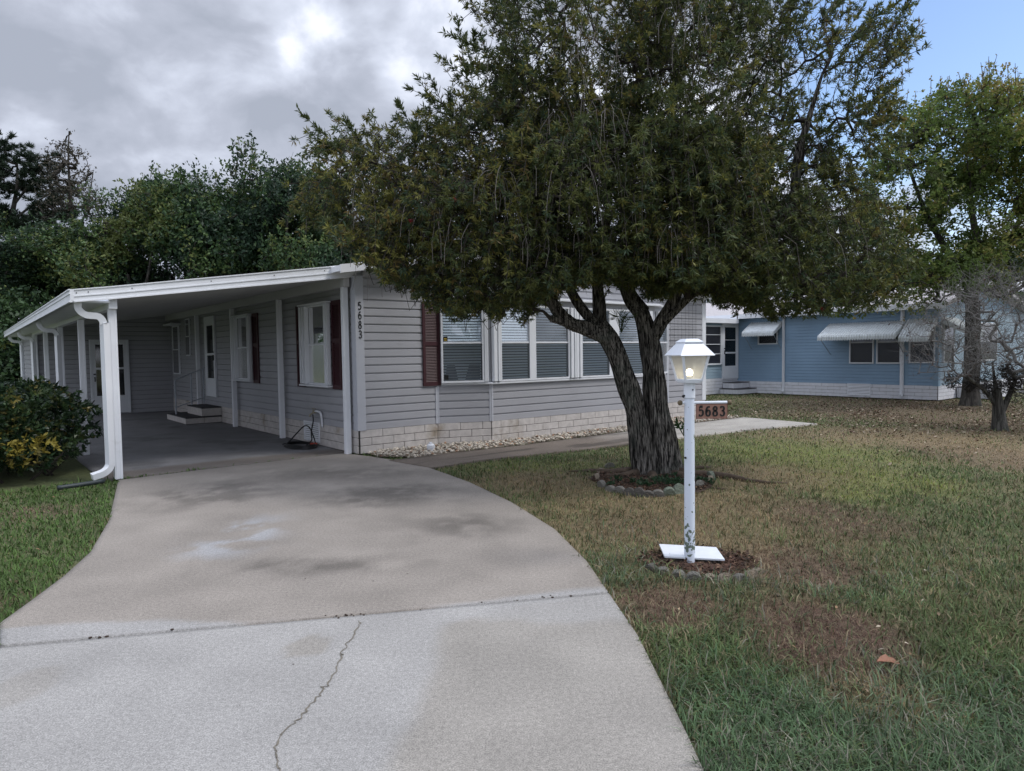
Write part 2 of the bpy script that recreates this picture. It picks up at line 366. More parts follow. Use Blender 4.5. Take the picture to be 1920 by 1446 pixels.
# concrete slabs with their own stains; walkway also has sunlight painted in
def slab(name, P, m, thick=.10, colf=None):
    nj, ni = P.shape[:2]; top = np.concatenate([P.reshape(-1, 2), np.zeros((ni * nj, 1))], 1)
    i = np.arange(ni - 1)[None] + np.arange(nj - 1)[:, None] * ni
    F = np.stack([i, i + 1, i + ni + 1, i + ni], -1).reshape(-1, 4)
    edge = list(range(ni)) + [ni * k + ni - 1 for k in range(1, nj)] + [(nj - 1) * ni + k for k in range(ni - 2, -1, -1)] + [ni * k for k in range(nj - 2, 0, -1)]
    e = np.array(edge); b = len(top); bot = top[e].copy(); bot[:, 2] = -thick
    k = np.arange(len(e)); k2 = (k + 1) % len(e)
    Fs = np.stack([e[k], b + k, b + k2, e[k2]], 1)
    V = np.concatenate([top, bot]); c = colf(V)
    return V, np.concatenate([F, Fs]), c
def concmat():
    m = bpy.data.materials.new('concrete'); N, L = nodes_of(m)
    b = N['Principled BSDF']; b.inputs['Roughness'].default_value = .85; b.inputs['Specular IOR Level'].default_value = .25
    a = N.new('ShaderNodeAttribute'); a.attribute_name = 'col'
    tc = N.new('ShaderNodeTexCoord')
    def noise(s, d, lo, hi, a0, a1):
        n = N.new('ShaderNodeTexNoise'); n.inputs['Scale'].default_value = s; n.inputs['Detail'].default_value = d; L.new(tc.outputs['Object'], n.inputs['Vector'])
        r = N.new('ShaderNodeMapRange'); r.inputs[1].default_value = lo; r.inputs[2].default_value = hi; r.inputs[3].default_value = a0; r.inputs[4].default_value = a1; L.new(n.outputs['Fac'], r.inputs[0]); return n, r.outputs[0]
    n1, r1 = noise(150, 2, .3, .7, .66, 1.34); n2, r2 = noise(1.6, 8, .3, .7, .86, 1.12); n3, r3 = noise(45, 4, .3, .7, .84, 1.16)
    x = N.new('ShaderNodeMath'); x.operation = 'MULTIPLY'; L.new(r1, x.inputs[0]); L.new(r2, x.inputs[1])
    y = N.new('ShaderNodeMath'); y.operation = 'MULTIPLY'; L.new(x.outputs[0], y.inputs[0]); L.new(r3, y.inputs[1])
    s = N.new('ShaderNodeVectorMath'); s.operation = 'SCALE'; L.new(a.outputs['Color'], s.inputs[0]); L.new(y.outputs[0], s.inputs['Scale']); L.new(s.outputs[0], b.inputs['Base Color'])
    bp = N.new('ShaderNodeBump'); bp.inputs['Strength'].default_value = .5; bp.inputs['Distance'].default_value = .004; L.new(n1.outputs['Fac'], bp.inputs['Height']); L.new(bp.outputs[0], b.inputs['Normal'])
    return m
CONC = concmat()
def sstep(x, a, b): t = np.clip((x - a) / (b - a), 0, 1); return t * t * (3 - 2 * t)
def col_near(P):
    base = np.array([.292, .285, .276]); tan = np.array([.255, .238, .214])
    n = fbm(P[:, :2], 1.6, 31, 4)
    # tan part to the right of the crack, a small tan patch, and darker speckles
    gx = P[:, 0] - (np.interp(P[:, 1], [0, 1.5, 2.6, 3.2, 4.0, 4.4], [-.65, -.65, -.6, -.5, -.48, .3])) + (n - .5) * .42
    t = sstep(gx, -.06, .08) * (1 - .8 * sstep(P[:, 1] + (n - .5) * .5, 4.05, 4.15) * 1)
    t2 = sstep(blob(P, 578, 1212, 42, 20, 3) + (n - .5) * .2, .35, .6)
    t3 = .5 * sstep(blob(P, 40, 1290, 60, 40, 2) + (n - .5), .35, .7)
    t = np.clip(np.maximum(np.maximum(t * .85, t2 * .8), t3), 0, 1)[:, None]
    return base * (1 - t) + tan * t
def col_mid(P):
    base = np.array([.252, .228, .204]); n = fbm(P[:, :2], 1.1, 41, 4); n2 = fbm(P[:, :2], 3.1, 44, 4)
    c = base[None] * (1 + .12 * (n - .5))[:, None]
    dark = np.clip(sum(a * blob(P, *b) for a, b in ((.8, (400, 925, 110, 22, 1.2)), (.8, (720, 925, 120, 22, 1.2)), (.55, (860, 985, 120, 25, 1.2)), (.55, (560, 1060, 240, 18, 1.2)), (.5, (640, 885, 160, 14, 1.2)))) * (.25 + 1.5 * sstep(.6 * n2 + .4 * fbm(P[:, :2], 9, 45, 4), .34, .66)), 0, .9)
    c = c * (1 - .48 * dark)[:, None]
    lt = np.clip(1.1 * blob(P, 448, 1005, 60, 30, 1.2) * sstep(n2 + .3 * (fbm(P[:, :2], 9, 46, 3) - .5), .40, .62), 0, .55)[:, None]
    c = c * (1 - lt) + np.array([.34, .36, .39]) * lt
    d1 = (P[:, 1] - (JL[1] + (P[:, 0] - JL[0]) / (JR[0] - JL[0]) * (JR[1] - JL[1])))
    edgew = np.interp(P[:, 0], [-2.9, -2.2, -1.6, -.8, .0, .6], [.30, .20, .0, -.05, .05, .12]) + (n2 - .5) * .08
    t = (1 - sstep(d1, edgew - .03, edgew + .03))[:, None]
    return c * (1 - t) + np.array([.285, .279, .273]) * t
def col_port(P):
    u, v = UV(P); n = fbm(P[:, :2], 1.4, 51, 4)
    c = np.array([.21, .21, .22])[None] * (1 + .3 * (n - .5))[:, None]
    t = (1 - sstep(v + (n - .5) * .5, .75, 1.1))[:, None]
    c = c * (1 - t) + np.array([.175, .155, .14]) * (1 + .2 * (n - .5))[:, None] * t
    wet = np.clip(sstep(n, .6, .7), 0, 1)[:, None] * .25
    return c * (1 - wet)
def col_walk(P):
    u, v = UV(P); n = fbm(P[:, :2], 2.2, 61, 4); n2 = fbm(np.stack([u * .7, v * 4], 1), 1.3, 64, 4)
    dk = np.array([.15, .125, .105]); lt = np.array([.36, .34, .31]); t = sstep(u + (n - .5) * 1.2, 3.6, 6.2)[:, None]  # lighter towards the far end: sunlight on the walkway put into its colour
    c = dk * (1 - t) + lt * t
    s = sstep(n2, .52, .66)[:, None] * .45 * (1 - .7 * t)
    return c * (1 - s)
gap = .02
P1 = coons(DL, DR, [DL[0], DR[0]], [tuple(JL), tuple(JR)], 90, 110)
P1[-1, :, 1] -= gap
P2 = coons(DL2, DR2, [DL2[0], tuple(JR)], FAR2, 90, 130)
drv = empty('driveway', kind='structure')
V, F, c = slab('a', P1, CONC, colf=col_near); link('near_slab', npmesh('near_slab', V, [F], c), CONC, drv)
V, F, c = slab('b', P2, CONC, colf=col_mid); link('middle_slab', npmesh('middle_slab', V, [F], c), CONC, drv)
q = [W(*p)[:2] for p in ((-3.6, .27), (.0, .33), (.0, 12.45), (-3.6, 12.45))]
P3 = coons([q[0], q[3]], [q[1], q[2]], [q[0], q[1]], [q[3], q[2]], 50, 120)
V, F, c = slab('c', P3, CONC, colf=col_port); link('carport_floor', npmesh('carport_floor', V, [F], c), CONC, kind='structure')
wk_far = [WALK[i] for i in range(0, 6)]; wk_near = [WALK[i] for i in (12, 11, 10, 9, 8, 7, 6)]
P4 = coons([WALK[12], WALK[13], WALK[0]], [WALK[6], WALK[5]], wk_near, wk_far, 130, 34)
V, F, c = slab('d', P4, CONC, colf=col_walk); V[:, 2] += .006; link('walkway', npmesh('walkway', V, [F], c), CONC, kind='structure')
CRACK = mat('crack_dirt', (.155, .14, .115), .95, .3, 30)
def crack(pts, w0, name, parent, seed=0, hz=.003):
    rr = random.Random(seed); P = [np.array(g(*p)[:2]) for p in pts]; Q = []
    for i in range(len(P) - 1):
        k = 9
        for j in range(k): Q.append(P[i] + (P[i + 1] - P[i]) * j / k + np.array([rr.gauss(0, .007), rr.gauss(0, .007)]))
    Q.append(P[-1]); mb = MB()
    for i in range(len(Q) - 1):
        d = Q[i + 1] - Q[i]; n_ = np.array([-d[1], d[0]]) / (np.linalg.norm(d) + 1e-9)
        wa = w0 * (.5 + rr.random()) * (1 if 0 < i else .2)
        if i == 0: wp = wa * .3
        mb.quad((*(Q[i] + n_ * wp), hz), (*(Q[i] - n_ * wp), hz), (*(Q[i + 1] - n_ * wa), hz), (*(Q[i + 1] + n_ * wa), hz)); wp = wa
    mb.build(name, CRACK, parent)
crack([(675, 1162), (668, 1185), (650, 1212), (640, 1228), (622, 1272), (600, 1302), (565, 1345), (532, 1372), (516, 1405), (520, 1430), (530, 1470)], .0034, 'crack', drv, 3)
# dark recess under the expansion joints
mb = MB(); a = np.array([*JL, -.02]); b_ = np.array([*JR, -.02]); mb.quad(a + [0, -.03, 0], b_ + [0, -.03, 0], b_ + [0, .03, 0], a + [0, .03, 0]); mb.build('joint', MORTAR, drv)
mb = MB(); mb.quad(W(-3.6, .2, -.02), W(.1, .25, -.02), W(.1, .4, -.02), W(-3.6, .4, -.02)); mb.build('joint', MORTAR, drv)
# small debris lying in the joints
mb = MB()
for k in range(26):
    t = random.choice([random.gauss(.86, .05), random.gauss(.52, .03), random.random(), random.gauss(.14, .01)]); t = min(max(t, .01), .99)
    p = JL + (JR - JL) * t + np.array([random.gauss(0, .02), random.gauss(0, .012)]); s_ = .004 + .008 * random.random()
    mb.ball((p[0], p[1], .002), s_, 5, 3, .5)
mb.build('joint_debris', mat('debris', (.035, .022, .016), .9, .3, 40), drv)

# ------------------------------------------------------------------ the grey home
HOME = empty('mobile_home', W(0, 0), ROT, label='long pale grey sided single storey home numbered 5683 with attached open carport', cat='house')
SW = lambda a, n, z: (-n, a, z)            # carport-side wall (faces -u)
FW = lambda a, n, z: (a, -n, z)            # street-side wall (faces -v)
def plane(ou, ov, eu, ev):
    t = np.array([eu - ou, ev - ov]); Ln = np.linalg.norm(t); t /= Ln; n_ = np.array([t[1], -t[0]])
    return (lambda a, n, z: (ou + t[0] * a + n_[0] * n, ov + t[1] * a + n_[1] * n, z)), Ln
def siding(mb, fr, a0, a1, z0, z1, pitch=.134, out=.025, amin=None, amax=None):
    z = z0
    while z < z1 - .002:
        zt = min(z + pitch, z1)
        l0 = amin(z) if amin else a0; l1 = amin(zt) if amin else a0; r0 = amax(z) if amax else a1; r1 = amax(zt) if amax else a1
        l0 = min(l0, r0); l1 = min(l1, r1)
        zk = min(z + pitch * .74, zt); zm_ = min(z + pitch * .83, zt)
        mb.quad(fr(l0, out, z), fr(r0, out, z), fr(r0, out - .002, zk), fr(l0, out - .002, zk))
        if zt > zk + .002:
            mb.quad(fr(l0, out - .002, zk), fr(r0, out - .002, zk), fr(r0, .004, zm_), fr(l0, .004, zm_))
            mb.quad(fr(l0, .004, zm_), fr(r0, .004, zm_), fr(r1, .003, zt), fr(l1, .003, zt))
        mb.quad(fr(l0, .002, z), fr(r0, .002, z), fr(r0, out, z), fr(l0, out, z))
        z = zt
def bricks(name, fr, a0, a1, z0, n, h, Lb, m, parent, off=0.0, gapw=.008, out=.024, seed=0):
    rr = random.Random(seed + 5); mb = MB()
    for r in range(n):
        a = a0 - Lb * (.5 if (r + int(off)) % 2 else 0) - off % 1
        while a < a1:
            s_, e_ = max(a, a0), min(a + Lb, a1)
            if e_ - s_ > .02: mb.box(s_ + gapw / 2, e_ - gapw / 2, .004, out + rr.uniform(-.003, .003), z0 + r * h + gapw / 2, z0 + (r + 1) * h - gapw / 2, fr)
            a += Lb
    o = mb.build(name, m, parent, bevel=.004)
    MB().box(a0, a1, -.02, .006, z0 - .02, z0 + n * h, fr).build('mortar', MORTAR, o)
    return o
# walls as closed bodies behind the siding
ZC = lambda u: 2.41 + (u + 3.45) * (.50 / 3.45)      # carport ceiling underside
BAYU = (1.5, 2.42, 7.0, 7.92)
RZ = lambda u: 2.985 + .16 * (4.7 - abs(u - 4.7))     # house roof underside along the gable
mb = MB(); mb.box(.03, 9.36, .03, 16.95, 0, 2.9); mb.prism([], 0, 0) if False else None
mb.hexa([(.03, .03, 2.9), (4.7, .03, 2.9), (4.7, 16.9, 2.9), (.03, 16.9, 2.9), (.03, .03, 2.95), (4.7, .03, RZ(4.7) - .06), (4.7, 16.9, RZ(4.7) - .06), (.03, 16.9, 2.95)])
mb.hexa([(4.7, .03, 2.9), (9.36, .03, 2.9), (9.36, 16.9, 2.9), (4.7, 16.9, 2.9), (4.7, .03, RZ(4.7) - .06), (9.36, .03, 2.95), (9.36, 16.9, 2.95), (4.7, 16.9, RZ(4.7) - .06)])
mb.build('wall_core', TRIMG, HOME)
mb = MB(); siding(mb, SW, .0, 12.4, .39, 2.92, .134)
mb.build('side_wall', SIDE, HOME)
mb = MB(); siding(mb, FW, .12, 1.5, .39, 2.62, .134)
siding(mb, FW, 7.92, 9.28, .39, 2.62, .134)
siding(mb, FW, 0, 9.4, 2.62, RZ(4.7), .134, amin=lambda z: max(.12, 4.7 - max(0, (RZ(4.7) - z)) / .16), amax=lambda z: min(9.28, 4.7 + max(0, (RZ(4.7) - z)) / .16))
mb.build('front_wall', SIDE, HOME)
bricks('skirting', SW, .0, 12.4, 0, 3, .13, .40, BRICKW, HOME, 0, seed=1)
bricks('skirting', FW, .012, 1.52, 0, 3, .13, .41, BRICKW, HOME, 0, seed=2)
bricks('skirting', FW, 7.9, 9.4, 0, 3, .13, .41, BRICKW, HOME, 1, seed=3)
BL, LB = plane(1.5, 0, 2.42, -.38); BR, LR = plane(7.0, -.38, 7.92, 0)
BF = lambda a, n, z: (a, -.38 - n, z)
bay = MB().prism([(1.5, 0), (2.42, -.38), (7.0, -.38), (7.92, 0)], 0, 2.60).build('bay', TRIMG, HOME)
mb = MB(); siding(mb, BL, .03, LB - .03, .39, 1.06, .134); siding(mb, BF, 2.45, 6.97, .39, 1.06, .134); siding(mb, BR, .03, LR - .03, .39, 1.06, .134)
siding(mb, BL, 0, LB, 2.5, 2.6); siding(mb, BF, 2.42, 7, 2.5, 2.6)
mb.build('bay_siding', SIDE, bay)
bricks('bay_skirting', BL, 0.01, LB, 0, 3, .13, .41, BRICKW, bay, 1.2, seed=4)
bricks('bay_skirting', BF, 2.42, 7.0, 0, 3, .13, .41, BRICKW, bay, .2, seed=5)
bricks('bay_skirting', BR, 0, LR, 0, 3, .13, .41, BRICKW, bay, .2, seed=6)
mb = MB(); mb.box(0, .05, .0, .034, .39, 1.06, BL); mb.box(1.47, 1.54, 0.0, .036, .39, 1.04, FW); mb.build('corner_strip', TRIMG, bay)
mb = MB(); mb.box(LB - .03, LB + .005, .0, .030, .39, 1.06, BL); mb.box(2.42, 2.455, 0, .032, .39, 1.06, BF); mb.build('corner_strip', TRIMG, bay)
MB().box(7.89, 7.97, 0, .034, .39, 2.62, FW).build('corner_strip', TRIMG, bay)
mb = MB(); mb.prism([(1.42, .03), (2.36, -.52), (7.06, -.52), (8.0, .03)], 2.602, 2.65); mb.build('bay_cap', WHITE2, bay, bevel=.008)
mb = MB(); mb.prism([(1.46, .03), (2.40, -.455), (7.02, -.455), (7.96, .03)], 1.062, 1.095); mb.build('bay_sill', WHITE2, bay, bevel=.005)
# corner trims and fascia
mb = MB(); mb.box(-.03, .12, -.034, 0.03, .38, 2.9); mb.box(-.034, .03, -.03, .12, .381, 2.899)
mb.build('corner_trim', TRIMG, HOME, bevel=.004)
mb = MB(); mb.box(9.28, 9.43, -.034, .03, .38, 2.95); mb.build('corner_trim', WHITE2, HOME, bevel=.004)
# house roof, white metal with rake trim
mb = MB()
for (ua, ub) in ((-.4, 4.7), (4.7, 9.8)):
    mb.hexa([(ua, -.30, RZ(ua)), (ub, -.30, RZ(ub)), (ub, 17.2, RZ(ub)), (ua, 17.2, RZ(ua)), (ua, -.30, RZ(ua) + .09), (ub, -.30, RZ(ub) + .09), (ub, 17.2, RZ(ub) + .09), (ua, 17.2, RZ(ua) + .09)])
mb.build('roof', WHITE, HOME)
mb = MB()
for (ua, ub) in ((-.4, 4.7), (4.7, 9.8)):
    mb.hexa([(ua, -.33, RZ(ua) - .03), (ub, -.33, RZ(ub) - .03), (ub, -.303, RZ(ub) - .03), (ua, -.303, RZ(ua) - .03), (ua, -.33, RZ(ua) + .10), (ub, -.33, RZ(ub) + .10), (ub, -.303, RZ(ub) + .10), (ua, -.303, RZ(ua) + .10)])
mb.build('rake_trim', WHITE, HOME)

# house number on the corner trim and brush strokes for digits
def digit(ch, size, thick, thin, z0, fr, a0, n0, n1, mb, serif=False):
    """stroke digits; width grows where the stroke runs vertical"""
    S = {'5': [[(.78, 1.0), (.26, 1.0)], [(.26, 1.0), (.22, .56)], [(.22, .56), (.36, .64), (.55, .65), (.74, .57), (.84, .36), (.76, .14), (.55, .02), (.34, .02), (.16, .12)]],
         '6': [[(.74, .95), (.60, 1.0), (.42, .93), (.26, .74), (.18, .45), (.2, .2), (.34, .04), (.5, 0), (.68, .06), (.82, .22), (.82, .42), (.70, .57), (.52, .62), (.36, .56), (.22, .42)]],
         '8': [[(.5, .54), (.32, .62), (.24, .76), (.30, .91), (.5, 1.0), (.70, .91), (.76, .76), (.68, .62), (.5, .54), (.28, .44), (.17, .26), (.25, .08), (.5, 0), (.75, .08), (.83, .26), (.72, .44), (.5, .54)]],
         '3': [[(.2, .86), (.34, .98), (.54, 1.0), (.72, .92), (.78, .77), (.70, .62), (.5, .54), (.38, .53)], [(.5, .54), (.72, .47), (.84, .29), (.76, .10), (.55, 0), (.34, .02), (.16, .13)]]}[ch]
    for k, st in enumerate(S):
        P = smooth_path([(x, y, 0) for x, y in st], 5) if len(st) > 2 else [np.array((*st[0], 0.)), np.array((*st[1], 0.))]
        prev = None
        for i, p in enumerate(P):
            d = P[min(i + 1, len(P) - 1)] - P[max(i - 1, 0)]; Ln = np.linalg.norm(d) + 1e-9; d = d / Ln; nn = np.array([-d[1], d[0], 0])
            w_ = (thin + (thick - thin) * abs(d[1]) ** 1.2) * .5
            if ch == '5' and k == 0: w_ = thick * .38 if serif else w_
            if ch == '5' and k == 1: w_ = thin * .55 if serif else w_
            c0, c1 = p + nn * w_, p - nn * w_
            if prev is not None:
                A, B = prev; q = [(A, n0), (B, n0), (c1, n0), (c0, n0), (A, n1), (B, n1), (c1, n1), (c0, n1)]
                mb.hexa([fr(a0 + x[0] * size * .62, nn_, z0 + x[1] * size) for x, nn_ in q])
            prev = (c0, c1)
        if serif and not (ch == '5' and k < 2) and ch != '8':
            for (x, y) in ([st[0], st[-1]] if ch == '3' and k == 0 else [st[-1]] if ch in '53' else [st[0]]):
                if (x, y) == (.38, .53): continue
                ring = [fr(a0 + (x + .085 * math.cos(t) / .9) * size * .62, n0, z0 + (y + .06 * math.sin(t)) * size) for t in np.linspace(0, 2 * PI, 11)[:-1]]
                ring2 = [fr(a0 + (x + .085 * math.cos(t) / .9) * size * .62, n1 + .0005, z0 + (y + .06 * math.sin(t)) * size) for t in np.linspace(0, 2 * PI, 11)[:-1]]
                b = len(mb.V); mb.V += ring + ring2; mb.F.append(list(range(b + 10, b + 20)))
for i, ch in enumerate('5683'):
    mb = MB(); digit(ch, .115, .17, .15, 2.47 - .115 - i * .153, FW, .012, .0345, .042, mb); mb.build('house_number', BLACK, HOME)

# ---- windows
def frame_unit(fr, a0, a1, z0, z1, parent, name='window', divs=(), blind=True, mid=None, depth=.07, fw=.035, m=WHITE2, base=.026, bz=None, glass_top=None, slat=.05, dark=DARK):
    mid = mid or (z0 + z1) / 2; n0 = base
    mb = MB(); mb.box(a0, a1, n0, n0 + depth, z0, z0 + fw, fr); mb.box(a0, a1, n0, n0 + depth, z1 - fw, z1, fr)
    xs = [a0] + [d for d in divs] + [a1]
    mb.box(a0, a0 + fw, n0, n0 + depth, z0 + fw, z1 - fw, fr); mb.box(a1 - fw, a1, n0, n0 + depth, z0 + fw, z1 - fw, fr)
    bays_ = []; s = a0 + fw
    for (d0, d1) in divs: mb.box(d0, d1, n0, n0 + depth, z0 + fw, z1 - fw, fr); bays_.append((s, d0)); s = d1
    bays_.append((s, a1 - fw))
    for (s, e_) in bays_: mb.box(s, e_, n0 + .004, n0 + depth - .014, mid - .016, mid + .016, fr)
    o = mb.build(name, m, parent, bevel=.003)
    MB().box(a0 + .005, a1 - .005, n0 - .010, n0 + .003, z0 + .005, z1 - .005, fr).build('backing', dark, o)
    for (s, e_) in bays_:
        if blind:
            mb = MB(); z = bz or (z0 + fw + .01)
            while z < z1 - fw - .02:
                mb.quad(fr(s + .012, n0 + .012, z + slat * .80), fr(e_ - .012, n0 + .012, z + slat * .80), fr(e_ - .012, n0 + .024, z + slat * .02), fr(s + .012, n0 + .024, z + slat * .02)); z += slat
            mb.build('blind', BLIND, o)
        for (n_, za, zb, gm) in ((.040, mid + .016, z1 - fw, glass_top or GLASS), (.050, z0 + fw, mid - .016, SCREEN)): MB().quad(fr(s, n0 + n_, za), fr(e_, n0 + n_, za), fr(e_, n0 + n_, zb), fr(s, n0 + n_, zb)).build('pane', gm, o)
    return o
def accordion(fr, a0, a1, z0, z1, parent, out=.15, n=6, base=.09):
    mb = MB(); wd = (a1 - a0) / n
    for k in range(n):
        mb.box(a0 + k * wd, a0 + (k + 1) * wd - .006, base, base + out - (.016 if k % 2 else 0), z0, z1, fr)
    mb.build('storm_shutter', WHITE2, parent, bevel=.004)
def louver(fr, a0, a1, z0, z1, parent, midz=None, base=.026):
    mid = midz or (z0 * .45 + z1 * .55); mb = MB(); w_ = .05; d = .028
    mb.box(a0, a0 + w_, base, base + d, z0, z1, fr); mb.box(a1 - w_, a1, base, base + d, z0, z1, fr)
    for (s, e_) in ((z0, z0 + .07), (mid - .035, mid + .035), (z1 - .07, z1)): mb.box(a0 + w_, a1 - w_, base, base + d - .002, s, e_, fr)
    for (s, e_) in ((z0 + .07, mid - .035), (mid + .035, z1 - .07)):
        z = s + .004
        while z < e_ - .02:
            mb.quad(fr(a0 + w_, base + .008, z + .022), fr(a1 - w_, base + .008, z + .022), fr(a1 - w_, base + .024, z), fr(a0 + w_, base + .024, z)); z += .027
    mb.box(a0 + w_, a1 - w_, base, base + .006, z0 + .02, z1 - .02, fr)
    mb.build('louvered_shutter', SHUT, parent)
# carport side
for (pv, z0, z1) in ((0, 1.10, 2.52), (4.08, 1.10, 2.52)):
    wn = frame_unit(SW, .93 + pv, 1.98 + pv, z0, z1, HOME, mid=1.82, bz=1.84)
    accordion(SW, .86 + pv, 1.05 + pv, z0 + .01, z1 - .01, wn, .06, 4, .07); accordion(SW, 1.78 + pv, 2.06 + pv, z0 + .01, z1 - .01, wn, .08, 5, .07)
    for za in (z1, z0 - .03): MB().box(.84 + pv, 2.08 + pv, .027, .16, za, za + .03, SW).build('shutter_track', WHITE2, wn, bevel=.004)
    louver(SW, .50 + pv, .85 + pv, 1.04, 2.55, HOME); louver(SW, 2.08 + pv, 2.43 + pv, 1.04, 2.55, HOME)
frame_unit(SW, 10.12, 10.52, 1.66, 2.70, HOME, blind=False, mid=2.2, depth=.04)
wn = frame_unit(SW, 11.32, 12.02, 1.13, 2.55, HOME, blind=True, mid=1.85, depth=.05, bz=1.87)
mb = MB(); mb.box(11.15, 12.12, .019, .30, 2.56, 2.61, SW); mb.build('window_hood', WHITE2, wn, bevel=.01)
# entry door on the carport side
def door(fr, a0, a1, z0, z1, parent, lites, name='door', m=WHITE2, handle_side=0, base=.026):
    mb = MB(); f = .06
    mb.box(a0, a0 + f, base, base + .05, z0, z1, fr); mb.box(a1 - f, a1, base, base + .05, z0, z1, fr); mb.box(a0 + f, a1 - f, base, base + .05, z1 - f, z1, fr)
    s, e_ = a0 + f, a1 - f; w_ = .085
    zs = [z0 + .01] + [v for l in lites for v in l] + [z1 - f]
    mb.box(s, s + w_, base + .006, base + .04, z0 + .01, z1 - f, fr); mb.box(e_ - w_, e_, base + .006, base + .04, z0 + .01, z1 - f, fr)
    for i in range(0, len(zs), 2): mb.box(s + w_, e_ - w_, base + .007, base + .038, zs[i], zs[i + 1], fr)
    o = mb.build(name, m, parent, bevel=.004)
    MB().box(s, e_, base - .008, base + .005, z0 + .01, z1 - f, fr).build('backing', DARK, o)
    for (l0, l1) in lites: MB().box(s + w_, e_ - w_, base + .018, base + .021, l0, l1, fr).build('pane', DKGLASS, o)
    ha = (e_ - .045) if handle_side else (s + .045)
    hz = z0 + 1.0
    mb = MB(); mb.box(ha - .012, ha + .012, base + .04, base + .075, hz - .07, hz + .07, fr); mb.box(ha - .03, ha + .03, base + .04, base + .052, hz + .12, hz + .16, fr); mb.build('handle', BLACK, o, bevel=.004)
    return o
door(SW, 7.72, 8.60, .60, 2.65, HOME, [(1.08, 1.66), (1.72, 2.42)], handle_side=0)
# vent, faucet pipe
def vent(fr, a0, a1, z0, z1, parent, n, m=WHITE2, base=.026, vs=False):
    mb = MB(); f = .03
    mb.box(a0, a1, base, base + .02, z0, z0 + f, fr); mb.box(a0, a1, base, base + .02, z1 - f, z1, fr); mb.box(a0, a0 + f, base, base + .02, z0 + f, z1 - f, fr); mb.box(a1 - f, a1, base, base + .02, z0 + f, z1 - f, fr)
    h = (z1 - z0 - 2 * f) / n
    for k in range(n):
        z = z0 + f + k * h; mb.quad(fr(a0 + f, base + .004, z + h * .8), fr(a1 - f, base + .004, z + h * .8), fr(a1 - f, base + .018, z + .1 * h), fr(a0 + f, base + .018, z + .1 * h))
    o = mb.build('vent', m, parent); MB().box(a0 + .01, a1 - .01, base - .004, base + .002, z0 + .01, z1 - .01, fr).build('vent_recess', MORTAR, o)
vent(SW, 1.50, 2.20, .05, .41, HOME, 8)
mb = MB(); mb.tube(smooth_path([SW(1.33, .05, .34), SW(1.33, .06, .52), SW(1.36, .07, .60), SW(1.45, .08, .62), SW(1.55, .09, .62)], 4), .019, 8); mb.build('water_pipe', WHITE2, HOME, smooth=True)
mb = MB(); mb.box(1.53, 1.60, .075, .12, .58, .64, SW); mb.box(1.50, 1.64, .09, .105, .655, .67, SW); mb.tube([SW(1.57, .1, .6), SW(1.60, .16, .56), SW(1.60, .17, .52)], .014, 8); mb.build('faucet', mat('dull_brass', (.30, .27, .2), .4, .2, 20, metal=.6), HOME)
# bay windows: an angled one and two double units, storm shutters folded at the corners
wn = frame_unit(BL, .09, .87, 1.10, 2.50, HOME, mid=1.81, base=.01)
accordion(BL, .875, .955, 1.11, 2.49, wn, .07, 2, base=.02)
# security sticker in the lower corner of the upper pane
STK = mat('sticker_black', (.01, .01, .01), .4, .05, 3); STY = mat('sticker_gold', (.55, .38, .05), .5, .05, 3)
for (sa, sz) in ((.135, 1.835), (.14, 1.16)):
    s_ = MB().box(sa, sa + .075, .066, .068, sz, sz + .085, BL).build('sticker', STK, wn); 
mb = MB(); mb.box(.145, .20, .0685, .069, 1.88, 1.892, BL); mb.box(.15, .195, .0685, .069, 1.86, 1.868, BL); mb.box(.145, .2, .0685, .069, 1.845, 1.852, BL); mb.build('sticker_print', STY, wn)
wn = frame_unit(BF, 2.60, 4.34, 1.10, 2.50, HOME, divs=[(3.30, 3.46)], mid=1.81, base=.01)
accordion(BF, 2.44, 2.59, 1.11, 2.49, wn, .08, 3, base=.02); accordion(BF, 4.35, 4.50, 1.11, 2.49, wn, .09, 3, base=.02)
wn = frame_unit(BF, 4.66, 6.60, 1.10, 2.50, HOME, divs=[(5.48, 5.78)], mid=1.81, base=.01)
accordion(BF, 4.51, 4.65, 1.11, 2.49, wn, .08, 3, base=.02); accordion(BF, 6.61, 6.85, 1.11, 2.49, wn, .10, 4, base=.02)
frame_unit(BR, .1, .85, 1.10, 2.50, HOME, mid=1.81, base=.01)
louver(FW, 1.22, 1.57, 1.06, 2.52, HOME, 1.80)
# curtains visible low in the angled window
mb = MB()
for (x0, x1, x2, x3) in ((.16, .40, .34, .20), (.52, .80, .80, .60)): mb.quad(BL(x0, .032, 1.14), BL(x1, .032, 1.14), BL(x2, .032, 1.42), BL(x3, .032, 1.42))
mb.build('curtain', mat('curtain_cloth', (.33, .36, .40), .8, .1, 10), HOME)

